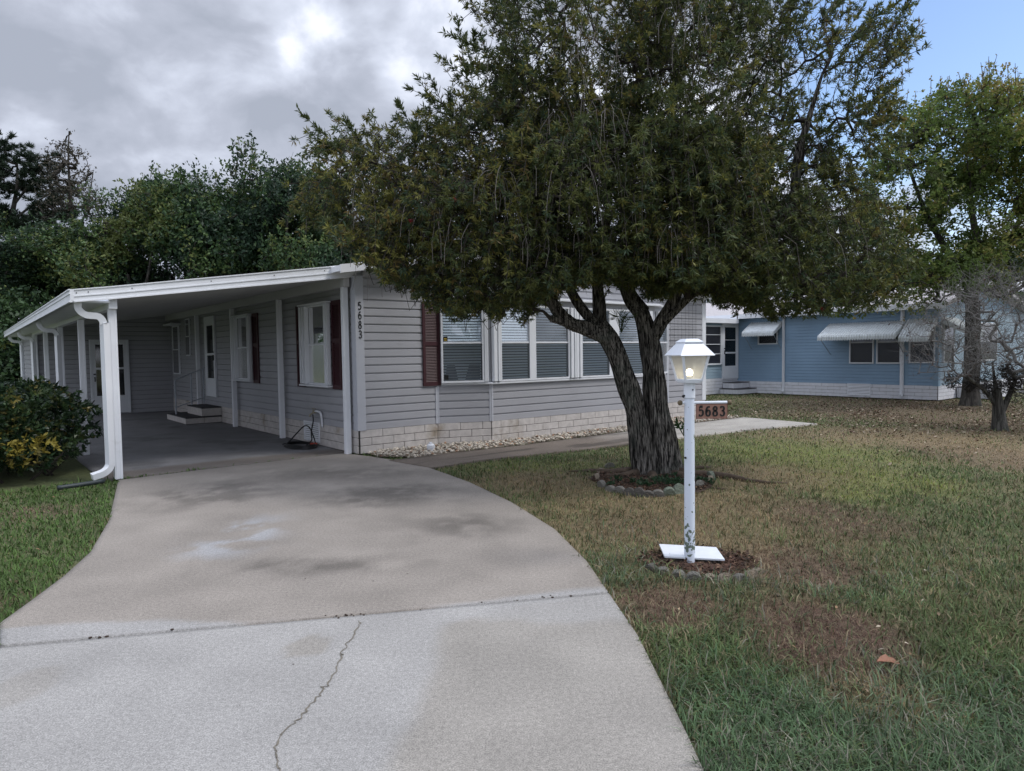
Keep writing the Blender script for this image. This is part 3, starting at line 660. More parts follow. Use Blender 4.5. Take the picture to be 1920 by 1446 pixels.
# ---- carport roof and its posts
FT = lambda u: np.interp(u, [-3.88, -3.45, .13], [2.50, 2.56, 3.11]); FB = lambda u: np.interp(u, [-3.88, -3.45, .13], [2.335, 2.39, 2.90])
mb = MB(); us = [-3.45, .0]
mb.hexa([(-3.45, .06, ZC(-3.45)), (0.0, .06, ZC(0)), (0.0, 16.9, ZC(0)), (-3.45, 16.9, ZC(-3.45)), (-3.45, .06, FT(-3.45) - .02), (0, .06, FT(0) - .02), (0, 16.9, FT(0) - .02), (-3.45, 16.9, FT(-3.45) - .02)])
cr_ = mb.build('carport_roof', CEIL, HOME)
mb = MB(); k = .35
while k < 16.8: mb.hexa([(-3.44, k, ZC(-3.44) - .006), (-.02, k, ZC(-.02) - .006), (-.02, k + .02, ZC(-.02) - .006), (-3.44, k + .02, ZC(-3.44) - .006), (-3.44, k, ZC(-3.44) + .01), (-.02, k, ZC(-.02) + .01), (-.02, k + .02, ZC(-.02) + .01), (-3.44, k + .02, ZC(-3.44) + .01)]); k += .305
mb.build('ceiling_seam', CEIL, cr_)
mb = MB()   # front fascia: stepped metal bands
segs = [-3.88, -3.45, -2.3, -1.1, .13]
for (f0, f1, y0) in ((0, .10, .035), (.10, .42, .022), (.42, .50, .032), (.50, .92, .022), (.92, 1.0, .036)):
    for i in range(len(segs) - 1):
        a, b = segs[i], segs[i + 1]; za = [FB(x) + (FT(x) - FB(x)) * f0 for x in (a, b)]; zb = [FB(x) + (FT(x) - FB(x)) * f1 for x in (a, b)]
        mb.hexa([(a, .06 - y0, za[0]), (b, .06 - y0, za[1]), (b, .06, za[1]), (a, .06, za[0]), (a, .06 - y0, zb[0]), (b, .06 - y0, zb[1]), (b, .06, zb[1]), (a, .06, zb[0])])
mb.build('front_fascia', WHITE, cr_)
mb = MB()
for (f0, f1, y0) in ((0, .10, .035), (.10, .62, .020), (.62, .74, .032), (.74, .92, .020), (.92, 1.0, .038)):
    mb.box(-3.88 - y0, -3.86, .025, 16.9, 2.335 + .165 * f0, 2.335 + .165 * f1)
mb.box(-3.86, -3.46, .06, 16.9, 2.345, 2.365); mb.box(-3.475, -3.455, .06, 16.9, 2.365, 2.56); mb.box(-3.88, -3.86, .06, 16.9, 2.335, 2.50)
mb.build('gutter', WHITE, cr_)
mb = MB()   # screws on the fascia
for u_ in (-3.83, -3.70, -3.2, -2.2, -1.3, -.5): MB().ball((u_, .036, (FT(u_) * .7 + FB(u_) * .3)), .008, 6, 4).build('screw', BLACK, cr_)
mb = MB(); mb.box(-3.47, -3.37, .10, 12.4, 2.27, 2.40); b1 = mb.build('beam', WHITE2, cr_, bevel=.005)
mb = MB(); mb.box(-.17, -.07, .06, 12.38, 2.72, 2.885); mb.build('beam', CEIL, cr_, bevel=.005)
def post(u_, v_, z0, z1, s=.045):
    mb = MB(); mb.box(u_ - s, u_ + s, v_ - s, v_ + s, z0, z1)
    for e_ in (-1, 1):
        mb.box(u_ - s - .002, u_ - s + .006, v_ + e_ * s * .5 - .006, v_ + e_ * s * .5 + .006, z0, z1); mb.box(u_ + e_ * s * .5 - .006, u_ + e_ * s * .5 + .006, v_ - s - .002, v_ - s + .006, z0, z1)
    mb.build('post', WHITE, cr_, bevel=.003)
for v_, z0 in ((.17, 0), (3.10, 0), (6.08, 0), (9.10, 0.01)): post(-.12, v_, z0, 2.72)
LP = [.22, 3.25, 6.3, 9.4, 12.33]
for i, v_ in enumerate(LP): post(-3.42, v_, 0, 2.27, .048 if i == 0 else .045)
for v_ in (.16, 5.75, 11.6, 15.9):
    z = .0
    P = smooth_path([(-3.80, v_, 2.36), (-3.80, v_, 2.26), (-3.72, v_, 2.19), (-3.58, v_, 2.17), (-3.525, v_, 2.08), (-3.52, v_, 1.97), (-3.52, v_, .9), (-3.52, v_, .30), (-3.53, v_, .19), (-3.60, v_ - .03, .12), (-3.74, v_ - .05, .08)], 5)
    mb = MB()
    V, F = tube(P, .058, 4); mb.raw(V, F)
    mb.build('downspout', WHITE, cr_, bevel=.012)
# storage room at the back of the carport
mb = MB(); mb.prism([(-3.43, 12.42), (-.01, 12.42), (-.01, 16.9), (-3.43, 16.9)], 0, 2.36); st = mb.build('storage_room', TRIMG, HOME)
RS = lambda a, n, z: (a, 12.4 - n, z); LS = lambda a, n, z: (-3.45 - n, a, z)
mb = MB(); siding(mb, RS, -3.40, 0, .02, 2.9, .134, amin=lambda z: max(-3.40, -3.45 + (z - 2.41) / (.5 / 3.45)), amax=lambda z: -.0); siding(mb, LS, 12.45, 16.9, .02, 2.34); mb.build('storage_siding', SIDE, st)
mb = MB(); mb.box(-3.48, -3.36, 12.36, 12.43, 0, 2.36); mb.build('corner_trim', WHITE2, st)
door(RS, -2.17, -1.18, .03, 2.16, st, [(.55, 1.30), (1.36, 2.02)], 'screen_door', handle_side=0)
# wire trellis on the far right of the front wall
TR = empty('wire_trellis', W(8.0, -.06), ROT, label='thin dark wire grid trellis fixed to the grey front wall behind the tree trunks', cat='trellis')
mb = MB()
for k in range(8): mb.tube([(k * .14, 0, 1.75), (k * .14, 0, 2.75)], .003, 4)
for k in range(8): mb.tube([(0, -.006, 1.8 + k * .13), (1.0, -.006, 1.8 + k * .13)], .003, 4)
mb.build('wire', mat('dark_wire', (.03, .03, .035), .6, .1, 5), TR)

# ---- entry steps with handrail (masonry, stands by itself)
ES = empty('entry_steps', W(-.5, 8.2), ROT, label='two white block steps with dark treads and metal handrail at the carport door', cat='steps')
def steps(parent, u0, u1, v0, v1, h, m, uc, vc, tiles=.12, name='riser'):
    mb = MB(); f = lambda a, n, z: (a - uc, n - vc, z); mb.box(u0, u1, v0, v1, 0.001, h - .02, f); o = mb.build(name, MORTAR, parent)
    mb = MB(); a = v0
    while a < v1 - .02: mb.box(u0 - .012, u0 + .01, a + .004, min(a + tiles, v1) - .004, .012 + h * 0, h - .03, f); a += tiles
    a = u0
    while a < u1 - .02: mb.box(a + .004, min(a + .41, u1) - .004, v0 - .012, v0 + .01, .012, h - .03, f); a += .41
    mb.build('block_face', m, o, bevel=.003)
    MB().box(u0 - .02, u1, v0 - .02, v1, h - .02, h, f).build('tread', TREAD, parent, bevel=.004)
steps(ES, -.85, -.03, 7.45, 9.35, .17, BRICKW, -.5, 8.2)
mb = MB(); 
def upper(parent, u0, u1, v0, v1, z0, z1, m, uc, vc):
    f = lambda a, n, z: (a - uc, n - vc, z); o = MB().box(u0, u1, v0, v1, z0 + .001, z1 - .02, f).build('riser', MORTAR, parent); mb = MB(); a = v0
    while a < v1 - .02: mb.box(u0 - .012, u0 + .01, a + .004, min(a + .12, v1) - .004, z0 + .01, z1 - .03, f); a += .12
    mb.box(u0 + .004, u1 - .004, v0 - .012, v0 + .01, z0 + .01, z1 - .03, f); mb.build('block_face', m, o, bevel=.003)
    MB().box(u0 - .02, u1, v0 - .02, v1, z1 - .02, z1, f).build('tread', TREAD, parent, bevel=.004)
upper(ES, -.48, -.03, 7.46, 8.8, .17, .39, BRICKW, -.5, 8.2)
mb = MB(); rp = lambda u_, v_, z: (u_ + .5, v_ - 8.2, z)
mb.tube([rp(-.78, 8.72, .17), rp(-.78, 8.72, 1.05)], .02, 8); mb.tube([rp(-.40, 8.72, .39), rp(-.40, 8.72, 1.22)], .02, 8); mb.tube([rp(-.80, 8.72, 1.04), rp(-.05, 8.72, 1.34)], .018, 8); mb.tube([rp(-.80, 8.72, .34), rp(-.06, 8.72, .58)], .014, 8); mb.tube([rp(-.1, 8.72, .39), rp(-.1, 8.72, 1.32)], .018, 8)
mb.build('handrail', mat('grey_metal', (.42, .45, .5), .45, .1, 8), ES)

# ---- garden hose coiled beside the wall
HS = empty('garden_hose', W(-.35, 1.5), ROT, label='black garden hose coiled on the carport floor below the tap', cat='hose')
P = [(.23, .08, .56), (.22, .04, .45), (.16, -.02, .30), (.12, -.1, .22), (.10, -.15, .12), (.02, -.1, .03)]
for k in range(5 * 14):
    t = 2 * PI * k / 14; rr = 1 - .035 * k / 14 + random.gauss(0, .012); P.append((-.02 + .25 * rr * math.cos(t) + random.gauss(0, .006), .05 + .44 * rr * math.sin(t), .014 + .010 * (k // 14) + random.random() * .008))
MB().tube(smooth_path(P, 3), .0115, 7).build('hose_coil', BLACK, HS, smooth=True)
MB().tube(smooth_path([(.20, -.12, .015), (.16, .02, .30), (.10, .14, .36), (0, .28, .22), (-.1, .42, .06), (-.18, .5, .02)], 5), .0115, 7).build('hose_loop', BLACK, HS, smooth=True)
MB().tube([(.12, -.05, .05), (.17, -.10, .055), (.21, -.13, .05)], .02, 8).build('nozzle', mat('red_plastic', (.35, .05, .03), .5, .1, 9), HS)

# ---- white plastic pipe cap in the rocks
CP = empty('pipe_cap', W(.98, -.62), ROT, label='small white plastic sewer clean-out cap standing in the white rocks', cat='pipe cap')
mb = MB(); mb.cone((0, 0), .062, .062, 0, .11, 20); mb.cone((0, 0), .068, .068, .065, .115, 20); mb.cone((0, 0), .062, .045, .1151, .135, 20); mb.build('pipe_stub', WHITE2, CP, bevel=.004)
MB().box(-.022, .022, -.022, .022, .1352, .165).build('cap_nut', WHITE2, CP, bevel=.004)

# ------------------------------------------------------------------ the blue neighbour
UB, VB = 18.0, -2.27
NB = empty('neighbor_house', W(UB, VB), ROT, label='light blue sided one storey house on white block skirting beyond the lawn', cat='house')
def off(f): return lambda a, n, z: (lambda p: (p[0] - UB, p[1] - VB, p[2]))(f(a, n, z))
BSW = off(lambda a, n, z: (UB - n, a, z)); BFW = off(lambda a, n, z: (a, VB - n, z)); BPW = off(lambda a, n, z: (a, 4.58 - n, z))
BZ = 2.86
O = lambda a, n, z: (a - UB, n - VB, z)
BR_ = lambda u: BZ + .02 + .2 * (4.2 - abs(u - UB - 4.2))
mb = MB(); mb.box(UB + .02, UB + 8.4, VB + .02, 13, 0, BZ, O); mb.box(12.5, UB, 4.6, 9, 0, BZ - .25, O)
mb.hexa([O(UB + .02, VB + .02, BZ), O(UB + 8.38, VB + .02, BZ), O(UB + 8.38, 13, BZ), O(UB + .02, 13, BZ), O(UB + 4.19, VB + .02, BZ + .8), O(UB + 4.21, VB + .02, BZ + .8), O(UB + 4.21, 13, BZ + .8), O(UB + 4.19, 13, BZ + .8)])
mb.build('wall_core', BLUET, NB)
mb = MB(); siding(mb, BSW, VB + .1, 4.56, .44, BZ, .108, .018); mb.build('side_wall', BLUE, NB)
mb = MB(); siding(mb, BFW, UB + .1, UB + 8.4, .44, BZ, .108, .018); mb.build('front_wall', mat('sunlit_blue_siding', (.30, .40, .48), .5, .07, .9), NB); mb = MB(); siding(mb, BPW, 12.5, 17.98, .58, 1.10, .108, .018); siding(mb, BPW, 12.5, 17.98, 2.5, 2.62, .108, .018)  # lighter copy of the blue siding: brighter light on front-facing walls, painted in
mb.build('porch_wall', MATS['sunlit_blue_siding'], NB)
bricks('skirting', BSW, VB, 4.58, 0, 4, .11, .42, BRICKB, NB, 0, seed=11); bricks('skirting', BFW, UB, UB + 8.4, 0, 4, .11, .42, BRICKB, NB, 0, seed=12); bricks('skirting', BPW, 12.5, 17.98, 0, 5, .115, .42, BRICKB, NB, 0, seed=13)
mb = MB(); mb.box(UB - .03, UB + .12, VB - .03, VB + .12, .43, BZ, O); mb.box(UB - .022, UB + .01, VB + .82, VB + .97, .43, BZ, O); mb.build('corner_trim', BLUET, NB)
for v_ in (-1.28, 2.68):
    mb = MB(); P = [(UB - .07, v_, BZ + .02), (UB - .07, v_, .22), (UB - .085, v_, .14), (UB - .17, v_ , .10)]
    V, F = tube([O(*p) for p in P], .055 if v_ < 0 else .045, 4); mb.raw(V, F); mb.build('downspout', WHITE, NB)
for (ua, ub) in ((UB - .35, UB + 4.2), (UB + 4.2, UB + 8.8)):
    mb = MB(); mb.hexa([O(ua, VB - .3, BR_(ua)), O(ub, VB - .3, BR_(ub)), O(ub, 13.2, BR_(ub)), O(ua, 13.2, BR_(ua)), O(ua, VB - .3, BR_(ua) + .1), O(ub, VB - .3, BR_(ub) + .1), O(ub, 13.2, BR_(ub) + .1), O(ua, 13.2, BR_(ua) + .1)]); mb.build('roof', ROOFG, NB)
mb = MB(); mb.box(UB - .38, UB - .351, VB - .3, 13.2, BR_(UB - .35) - .04, BR_(UB - .35) + .13, O); mb.build('fascia', WHITE, NB)
mb = MB(); mb.box(12.4, 17.64, 4.3, 9, BZ - .26, BZ - .10, O); mb.build('porch_roof', WHITE, NB)
nb_w = dict(blind=False, depth=.05, fw=.04, base=.015)
frame_unit(BSW, -.42, .36, 1.11, 2.36, NB, mid=1.80, **nb_w); frame_unit(BSW, -1.24, -.50, 1.11, 2.36, NB, mid=1.80, **nb_w)
frame_unit(BSW, 2.92, 3.70, 1.80, 2.50, NB, mid=2.22, **nb_w); frame_unit(BSW, -2.20, -1.47, 1.13, 2.42, NB, mid=1.80, **nb_w)
frame_unit(BFW, UB + .28, UB + 1.15, 1.13, 2.42, NB, mid=1.80, **nb_w)
frame_unit(BFW, UB + 3.4, UB + 5.2, 1.13, 2.42, NB, mid=1.80, **nb_w)
# porch screens and door
mb = MB()
for a_ in (14.2, 15.5, 16.84): mb.box(a_, a_ + .08, .015, .07, 1.10, 2.52, BPW)
mb.box(14.28, 16.84, .015, .07, 1.08, 1.13, BPW)
mb.box(14.28, 16.84, .015, .07, 2.47, 2.52, BPW)
for z_ in (1.48, 1.83, 2.18): mb.box(14.28, 16.84, .02, .045, z_ - .012, z_ + .012, BPW)
ps = mb.build('porch_screen', WHITE2, NB); MB().box(14.2, 16.9, .012, .018, 1.1, 2.5, BPW).build('screen_mesh', mat('screen_black', (.02, .02, .028), .35, .2, 4), ps)
door(BPW, 16.95, 17.96, .53, 2.60, NB, [(1.02, 1.48), (1.54, 2.46)], 'screen_door', base=.015)
mb = MB(); mb.box(17.05, 17.86, .05, .056, 1.98, 2.0, BPW); mb.build('door_bar', WHITE2, NB)
vent(BSW, -.33, .42, .06, .45, NB, 7, WHITE2, .028)
# awnings, corrugated with a rolled front lip
AWN = mat('awning_white', (.62, .66, .68), .5, .12, 8, stain=(.45, .46, .44), stain_scale=3, stain_amt=(.55, .8))
def awning(fr, a0, a1, ztop, drop, out, parent, ribs, lip=.14):
    prof = [(.02, ztop), (out * .45, ztop - drop * .45), (out * .88, ztop - drop * .88), (out * .97, ztop - drop * .97 - .01), (out, ztop - drop - .05), (out, ztop - drop - lip)]
    V = []; F = []; n = ribs * 4
    for i in range(n + 1):
        a = a0 + (a1 - a0) * i / n; h = .012 * (1 if (i % 4) in (1, 2) else -1)
        for j, (o_, z_) in enumerate(prof): V.append(fr(a, o_ + (h if j >= 3 else 0), z_ + (h if j < 4 else 0) - (.03 if (i % 4) in (3, 0) and j == 5 else 0)))
    m_ = len(prof)
    for i in range(n):
        for j in range(m_ - 1): F.append([i * m_ + j, (i + 1) * m_ + j, (i + 1) * m_ + j + 1, i * m_ + j + 1])
    mb = MB(); mb.raw(V, F)
    for a in (a0, a1): mb.quad(fr(a, .02, ztop - .005), fr(a, out * .97, ztop - drop), fr(a, out, ztop - drop - lip), fr(a, out * .8, ztop - drop * .8 - .14), fr(a, .02, ztop - .16))
    o = mb.build('awning', AWN, parent)
    o.modifiers.new('sol', 'SOLIDIFY').thickness = .004
    for a in (a0 + .05, a1 - .05): MB().tube([fr(a, out - .03, ztop - drop - .05), fr(a, .03, ztop - drop - .62)], .012, 6).build('awning_arm', mat('awning_rod', (.25, .29, .33), .5, .1, 5), o)
awning(BSW, -1.38, 1.05, 2.46, .42, .85, NB, 30); awning(BSW, 2.75, 4.02, 2.62, .36, .62, NB, 18); 
awning(BSW, -2.25, -1.42, 2.50, .55, .75, NB, 10); awning(BFW, UB + .1, UB + 1.4, 2.52, .45, .8, NB, 16)
# steps of the neighbour
NS = empty('porch_steps', W(17.6, 4.3), ROT, label='low white block steps with dark treads at the blue house porch door', cat='steps')
steps(NS, 16.75, 17.95, 3.75, 4.52, .20, BRICKB, 17.6, 4.3); upper(NS, 16.95, 17.95, 4.05, 4.52, .20, .42, BRICKB, 17.6, 4.3)
NS2 = empty('front_steps', W(20.3, -2.8), ROT, label='white block steps on the sunny front of the blue house behind the bare shrub', cat='steps')
steps(NS2, 19.45, 21.2, -3.2, -2.32, .36, BRICKB, 20.3, -2.8)
q = [W(*p)[:2] for p in ((24, -3.4), (60, -6.4), (60, -2.4), (24, -2.6))]
P5 = coons([q[0], q[3]], [q[1], q[2]], [q[0], q[1]], [q[3], q[2]], 20, 6)
V, F, c = slab('e', P5, CONC, colf=lambda P: np.tile([.40, .39, .38], (len(P), 1))); link('neighbor_driveway', npmesh('neighbor_driveway', V, [F], c), CONC, kind='structure')
# pale house further right
FH = empty('distant_house', W(31, -1), ROT, label='pale blue white house far right behind the bare twigs', cat='house')
mb = MB(); mb.box(0, 9, 0, 12, .5, 2.9); mb.build('wall', mat('pale_wall', (.50, .60, .66), .6, .06, 1), FH); mb = MB(); mb.box(-.02, 9.02, -.02, 12.02, 0, .5); mb.build('skirting', BRICKB, FH)
mb = MB(); mb.prism([(-.4, -.4), (9.4, -.4), (9.4, 12.4), (-.4, 12.4)], 2.9, 3.0); mb.hexa([(-.4, -.4, 3.0), (9.4, -.4, 3.0), (9.4, 12.4, 3.0), (-.4, 12.4, 3.0), (4.4, -.4, 3.9), (4.6, -.4, 3.9), (4.6, 12.4, 3.9), (4.4, 12.4, 3.9)]); mb.build('roof', ROOFG, FH)
for v_ in (2, 5, 8.5): frame_unit(lambda a, n, z: (-n, a, z), v_, v_ + 1.2, 1.2, 2.3, FH, blind=False)

# ------------------------------------------------------------------ lamp post
LX, LY = LAMPC
LM = empty('lamp_post', (LX, LY, -.01), math.radians(20), label='white post lamp with glowing bulb in a tapered lantern, green lichen low on the post', cat='lamp post')
def postmat():
    m = bpy.data.materials.new('post_paint'); N, L = nodes_of(m); b = N['Principled BSDF']; b.inputs['Roughness'].default_value = .4
    tc = N.new('ShaderNodeTexCoord'); v = N.new('ShaderNodeTexNoise'); v.inputs['Scale'].default_value = 26; v.inputs['Detail'].default_value = 3; L.new(tc.outputs['Object'], v.inputs['Vector'])
    s = N.new('ShaderNodeSeparateXYZ'); L.new(tc.outputs['Object'], s.inputs[0])
    r = N.new('ShaderNodeMapRange'); r.inputs[1].default_value = .12; r.inputs[2].default_value = .52; r.inputs[3].default_value = .48; r.inputs[4].default_value = .66; L.new(s.outputs['Z'], r.inputs[0])
    r0 = N.new('ShaderNodeMapRange'); r0.inputs[1].default_value = 0; r0.inputs[2].default_value = .14; r0.inputs[3].default_value = .2; r0.inputs[4].default_value = 0; L.new(s.outputs['Z'], r0.inputs[0])
    ad = N.new('ShaderNodeMath'); ad.operation = 'ADD'; L.new(r.outputs[0], ad.inputs[0]); L.new(r0.outputs[0], ad.inputs[1])
    gt = N.new('ShaderNodeMath'); gt.operation = 'SUBTRACT'; L.new(v.outputs['Fac'], gt.inputs[0]); L.new(ad.outputs[0], gt.inputs[1])
    k = N.new('ShaderNodeMath'); k.operation = 'MULTIPLY'; k.inputs[1].default_value = 60; k.use_clamp = True; L.new(gt.outputs[0], k.inputs[0])
    n2 = N.new('ShaderNodeTexNoise'); n2.inputs['Scale'].default_value = 8; L.new(tc.outputs['Object'], n2.inputs['Vector'])
    lc = N.new('ShaderNodeMix'); lc.data_type = 'RGBA'; lc.inputs[6].default_value = (.10, .14, .10, 1); lc.inputs[7].default_value = (.16, .19, .16, 1); L.new(n2.outputs['Fac'], lc.inputs[0])
    mx = N.new('ShaderNodeMix'); mx.data_type = 'RGBA'; mx.inputs[6].default_value = (.66, .72, .82, 1); L.new(lc.outputs[2], mx.inputs[7]); L.new(k.outputs[0], mx.inputs[0]); L.new(mx.outputs[2], b.inputs['Base Color']); return m
PM = postmat()
LW = mat('lamp_white', (.72, .76, .83), .4, .04, 6)
mb = MB(); mb.cone((0, 0), .041, .037, 0, 1.30, 24); mb.build('post', PM, LM, smooth=False)
mb = MB(); mb.cone((0, 0), .043, .043, 1.27, 1.385, 24); mb.build('collar', LW, LM, bevel=.003)
mb = MB(); mb.ball((-.041, 0, 1.29), .008, 8, 6); mb.ball((.0, -.044, 1.335), .006, 8, 6); mb.ball((-.046, .01, 1.285), .012, 8, 6); mb.ball((-.043, -.01, .82), .009, 8, 6); mb.build('screw', BLACK, LM)
nn = 4; rot = math.radians(-7)
def ringp(r, z, n=nn): return [(r * math.cos(2 * PI * (k + .5) / n + rot), r * math.sin(2 * PI * (k + .5) / n + rot), z) for k in range(n)]
mb = MB(); mb.cone((0, 0), .092, .100, 1.385, 1.405, nn, PI / nn + rot); mb.build('lantern_base', LW, LM, bevel=.003)
a = ringp(.094, 1.40); b = ringp(.148, 1.598)
mb = MB()
for k in range(nn): mb.tube([a[k], b[k]], .011, 6)
for rr_, z_ in ((.148, 1.594), (.095, 1.41)):
    p_ = ringp(rr_, z_); mb.tube(p_ + [p_[0]], .008, 6)
mb.build('lantern_frame', LW, LM)
mb = MB(); a = ringp(.091, 1.405); b = ringp(.144, 1.595)
for k in range(nn): j = (k + 1) % nn; mb.quad(a[k], a[j], b[j], b[k])
fg = bpy.data.materials.new('frosted_glass'); N_, L_ = nodes_of(fg); b0 = N_['Principled BSDF']; b0.inputs['Base Color'].default_value = (.66, .66, .66, 1); b0.inputs['Roughness'].default_value = .3
tr = N_.new('ShaderNodeBsdfTransparent'); tr.inputs['Color'].default_value = (.85, .83, .78, 1); tl = N_.new('ShaderNodeBsdfTranslucent'); tl.inputs['Color'].default_value = (.75, .74, .72, 1)
m1_ = N_.new('ShaderNodeMixShader'); m1_.inputs[0].default_value = .5; L_.new(b0.outputs[0], m1_.inputs[1]); L_.new(tl.outputs[0], m1_.inputs[2]); m2_ = N_.new('ShaderNodeMixShader'); m2_.inputs[0].default_value = .42; L_.new(m1_.outputs[0], m2_.inputs[1]); L_.new(tr.outputs[0], m2_.inputs[2]); L_.new(m2_.outputs[0], N_['Material Output'].inputs['Surface'])
mb.build('lantern_glass', fg, LM)
mb = MB(); a = ringp(.192, 1.592); b = ringp(.098, 1.682); c_ = ringp(.106, 1.690); d_ = ringp(.066, 1.712)
for (p, q_) in ((a, b), (c_, d_)):
    for k in range(nn): j = (k + 1) % nn; mb.quad(p[k], p[j], q_[j], q_[k])
mb.quad(*c_); mb.quad(*d_)
o = mb.build('lantern_roof', LW, LM); o.modifiers.new('s', 'SOLIDIFY').thickness = .005
mb = MB(); mb.cone((0, 0), .096, .100, 1.681, 1.6895, nn, PI / nn + rot); mb.build('roof_collar', mat('grey_shadow_trim', (.3, .32, .36), .5, .05, 4), LM)
em = bpy.data.materials.new('bulb_glow'); N_, L_ = nodes_of(em); N_['Principled BSDF'].inputs['Emission Color'].default_value = (1, .88, .62, 1); N_['Principled BSDF'].inputs['Emission Strength'].default_value = 7.0; N_['Principled BSDF'].inputs['Base Color'].default_value = (.9, .85, .7, 1)
MB().ball((0, 0, 1.462), .028, 16, 12, 1.15).build('bulb', em, LM, smooth=True); MB().cone((0, 0), .018, .018, 1.40, 1.45, 12).build('socket', LW, LM)
# arm in the camera-right direction with wooden balls
AR = math.radians(-20)
def arm(x, y, z): return (x * math.cos(AR) - y * math.sin(AR), x * math.sin(AR) + y * math.cos(AR), z)
mb = MB(); mb.tube([arm(-.06, 0, 1.235), arm(.285, 0, 1.235)], .0115, 10); mb.build('sign_arm', LW, LM)
mb = MB(); mb.ball(arm(-.07, 0, 1.235), .020); mb.ball(arm(.30, 0, 1.235), .020); mb.build('arm_knob', mat('weathered_wood_knob', (.13, .10, .06), .7, .3, 20), LM, smooth=True)
SG = empty('address_sign', (LX + .168, LY, 1.16), 0, label='brown plaque reading 5683 hanging from the lamp post arm', cat='sign')
SGF = lambda a, n, z: (a, -n, z)
mb = MB(); mb.box(-.118, .118, -.005, .005, -.058, .055, SGF); mb.build('board', mat('brown_plaque', (.30, .165, .125), .6, .12, 14), SG, bevel=.003)
mb = MB(); mb.box(-.118, .118, .005, .0065, .051, .055, SGF); mb.box(-.118, .118, .005, .0065, -.058, -.054, SGF); mb.box(-.118, -.114, .005, .0065, -.054, .051, SGF); mb.box(.114, .118, .005, .0065, -.054, .051, SGF); mb.build('board_rim', mat('plaque_rim', (.16, .06, .045), .6, .1, 10), SG)
for i, ch in enumerate('5683'):
    mb = MB(); digit(ch, .070, .34, .11, -.036, SGF, -.104 + i * .0535, .0055, .009, mb, True); mb.build('digit', BLACK, SG)
mb = MB(); 
for x in (-.07, .08): mb.tube([(x, 0, .055), (x + .006, 0, .066), (x, 0, .075)], .003, 6); 
mb.build('hook', BLACK, SG)
# white board lying behind the post
PT = empty('white_panel', (0, 0, 0), 0, label='flat white rectangular panel lying on the mulch behind the lamp post', cat='panel')
pc = [np.array([*g(*q_, h=hh)[:2], hh]) for q_, hh in (((1236, 1020), .06), ((1343, 1026), .06), ((1359, 1049), .045), ((1246, 1043), .045))]
cc_ = sum(pc) / 4; PT.location = cc_; pc = [p - cc_ for p in pc]
mb = MB(); mb.hexa([pc[3] - [0, 0, .012], pc[2] - [0, 0, .012], pc[1] - [0, 0, .012], pc[0] - [0, 0, .012], pc[3], pc[2], pc[1], pc[0]]); mb.build('panel_sheet', mat('panel_white', (.66, .69, .74), .4, .06, 9), PT)
mb = MB(); mb.hexa([pc[3] * .8 - [0, 0, .07], pc[2] * .8 - [0, 0, .07], pc[1] * .8 - [0, 0, .07], pc[0] * .8 - [0, 0, .07], pc[3] * .9 - [0, 0, .0125], pc[2] * .9 - [0, 0, .0125], pc[1] * .9 - [0, 0, .0125], pc[0] * .9 - [0, 0, .0125]]); mb.build('panel_support', MORTAR, PT)

# ------------------------------------------------------------------ edging stones
ES_M = {k: mat('edging_' + k, c, .9, .3, 14, bump=.8, bscale=60, stain=s_, stain_scale=9, stain_amt=(.5, .7)) for k, c, s_ in (('grey', (.20, .19, .17), (.08, .085, .065)), ('mossy', (.21, .24, .19), (.10, .13, .09)), ('tan', (.26, .215, .165), (.12, .10, .07)), ('dark', (.12, .11, .10), (.06, .06, .045)))}
protos = {}
def stone(kind, loc, rz, s, w_, tilt, label, group):
    if kind not in protos:
        bm = bmesh.new(); V = []; n = 12
        prof = [(math.cos(t) * .5, math.sin(t)) for t in np.linspace(0, PI, n)]; prof = [(-.5, -.6)] + prof[::-1] + [(.5, -.6)]
        f = [bm.verts.new((x, -.5, z)) for x, z in prof]; b = [bm.verts.new((x, .5, z)) for x, z in prof]
        bm.faces.new(f); bm.faces.new(b[::-1])
        for i in range(len(f)): j = (i + 1) % len(f); bm.faces.new((f[i], b[i], b[j], f[j]))
        bmesh.ops.recalc_face_normals(bm, faces=bm.faces); bmesh.ops.bevel(bm, geom=[e for e in bm.edges if e.calc_face_angle(0) > 1], offset=.07, segments=2, affect='EDGES', profile=.5)
        bmesh.ops.triangulate(bm, faces=bm.faces); bmesh.ops.subdivide_edges(bm, edges=bm.edges, cuts=1)
        for v in bm.verts: v.co += Vector((random.gauss(0, .018), random.gauss(0, .03), random.gauss(0, .018)))
        me = bpy.data.meshes.new('edging_stone'); bm.to_mesh(me); bm.free(); me.materials.append(ES_M[kind]); protos[kind] = me
    o = bpy.data.objects.new('edging_stone', protos[kind]); COL.objects.link(o)
    o.location = loc; o.rotation_euler = (tilt, random.gauss(0, .06), rz); o.scale = (w_, .055, s); meta(o, label, 'edging stone', group)
ring_px = [(1128, 884, 'tan'), (1121, 897, 'tan'), (1129, 910, 'grey'), (1145, 918, 'grey'), (1162, 921, 'grey'), (1180, 925, 'dark'), (1198, 927, 'dark'), (1215, 928, 'dark'), (1234, 927, 'grey'), (1254, 925, 'mossy'), (1273, 922, 'mossy'), (1293, 918, 'grey'), (1312, 911, 'grey'), (1331, 902, 'tan'), (1333, 893, 'mossy'), (1143, 874, 'grey')]
lab = {'tan': 'pale tan scalloped concrete edging stone on the rim of the tree bed', 'grey': 'weathered grey scalloped edging stone in the ring round the tree', 'dark': 'dark damp scalloped edging stone at the front of the tree bed', 'mossy': 'greenish mossy scalloped edging stone of the tree bed near the lamp post'}
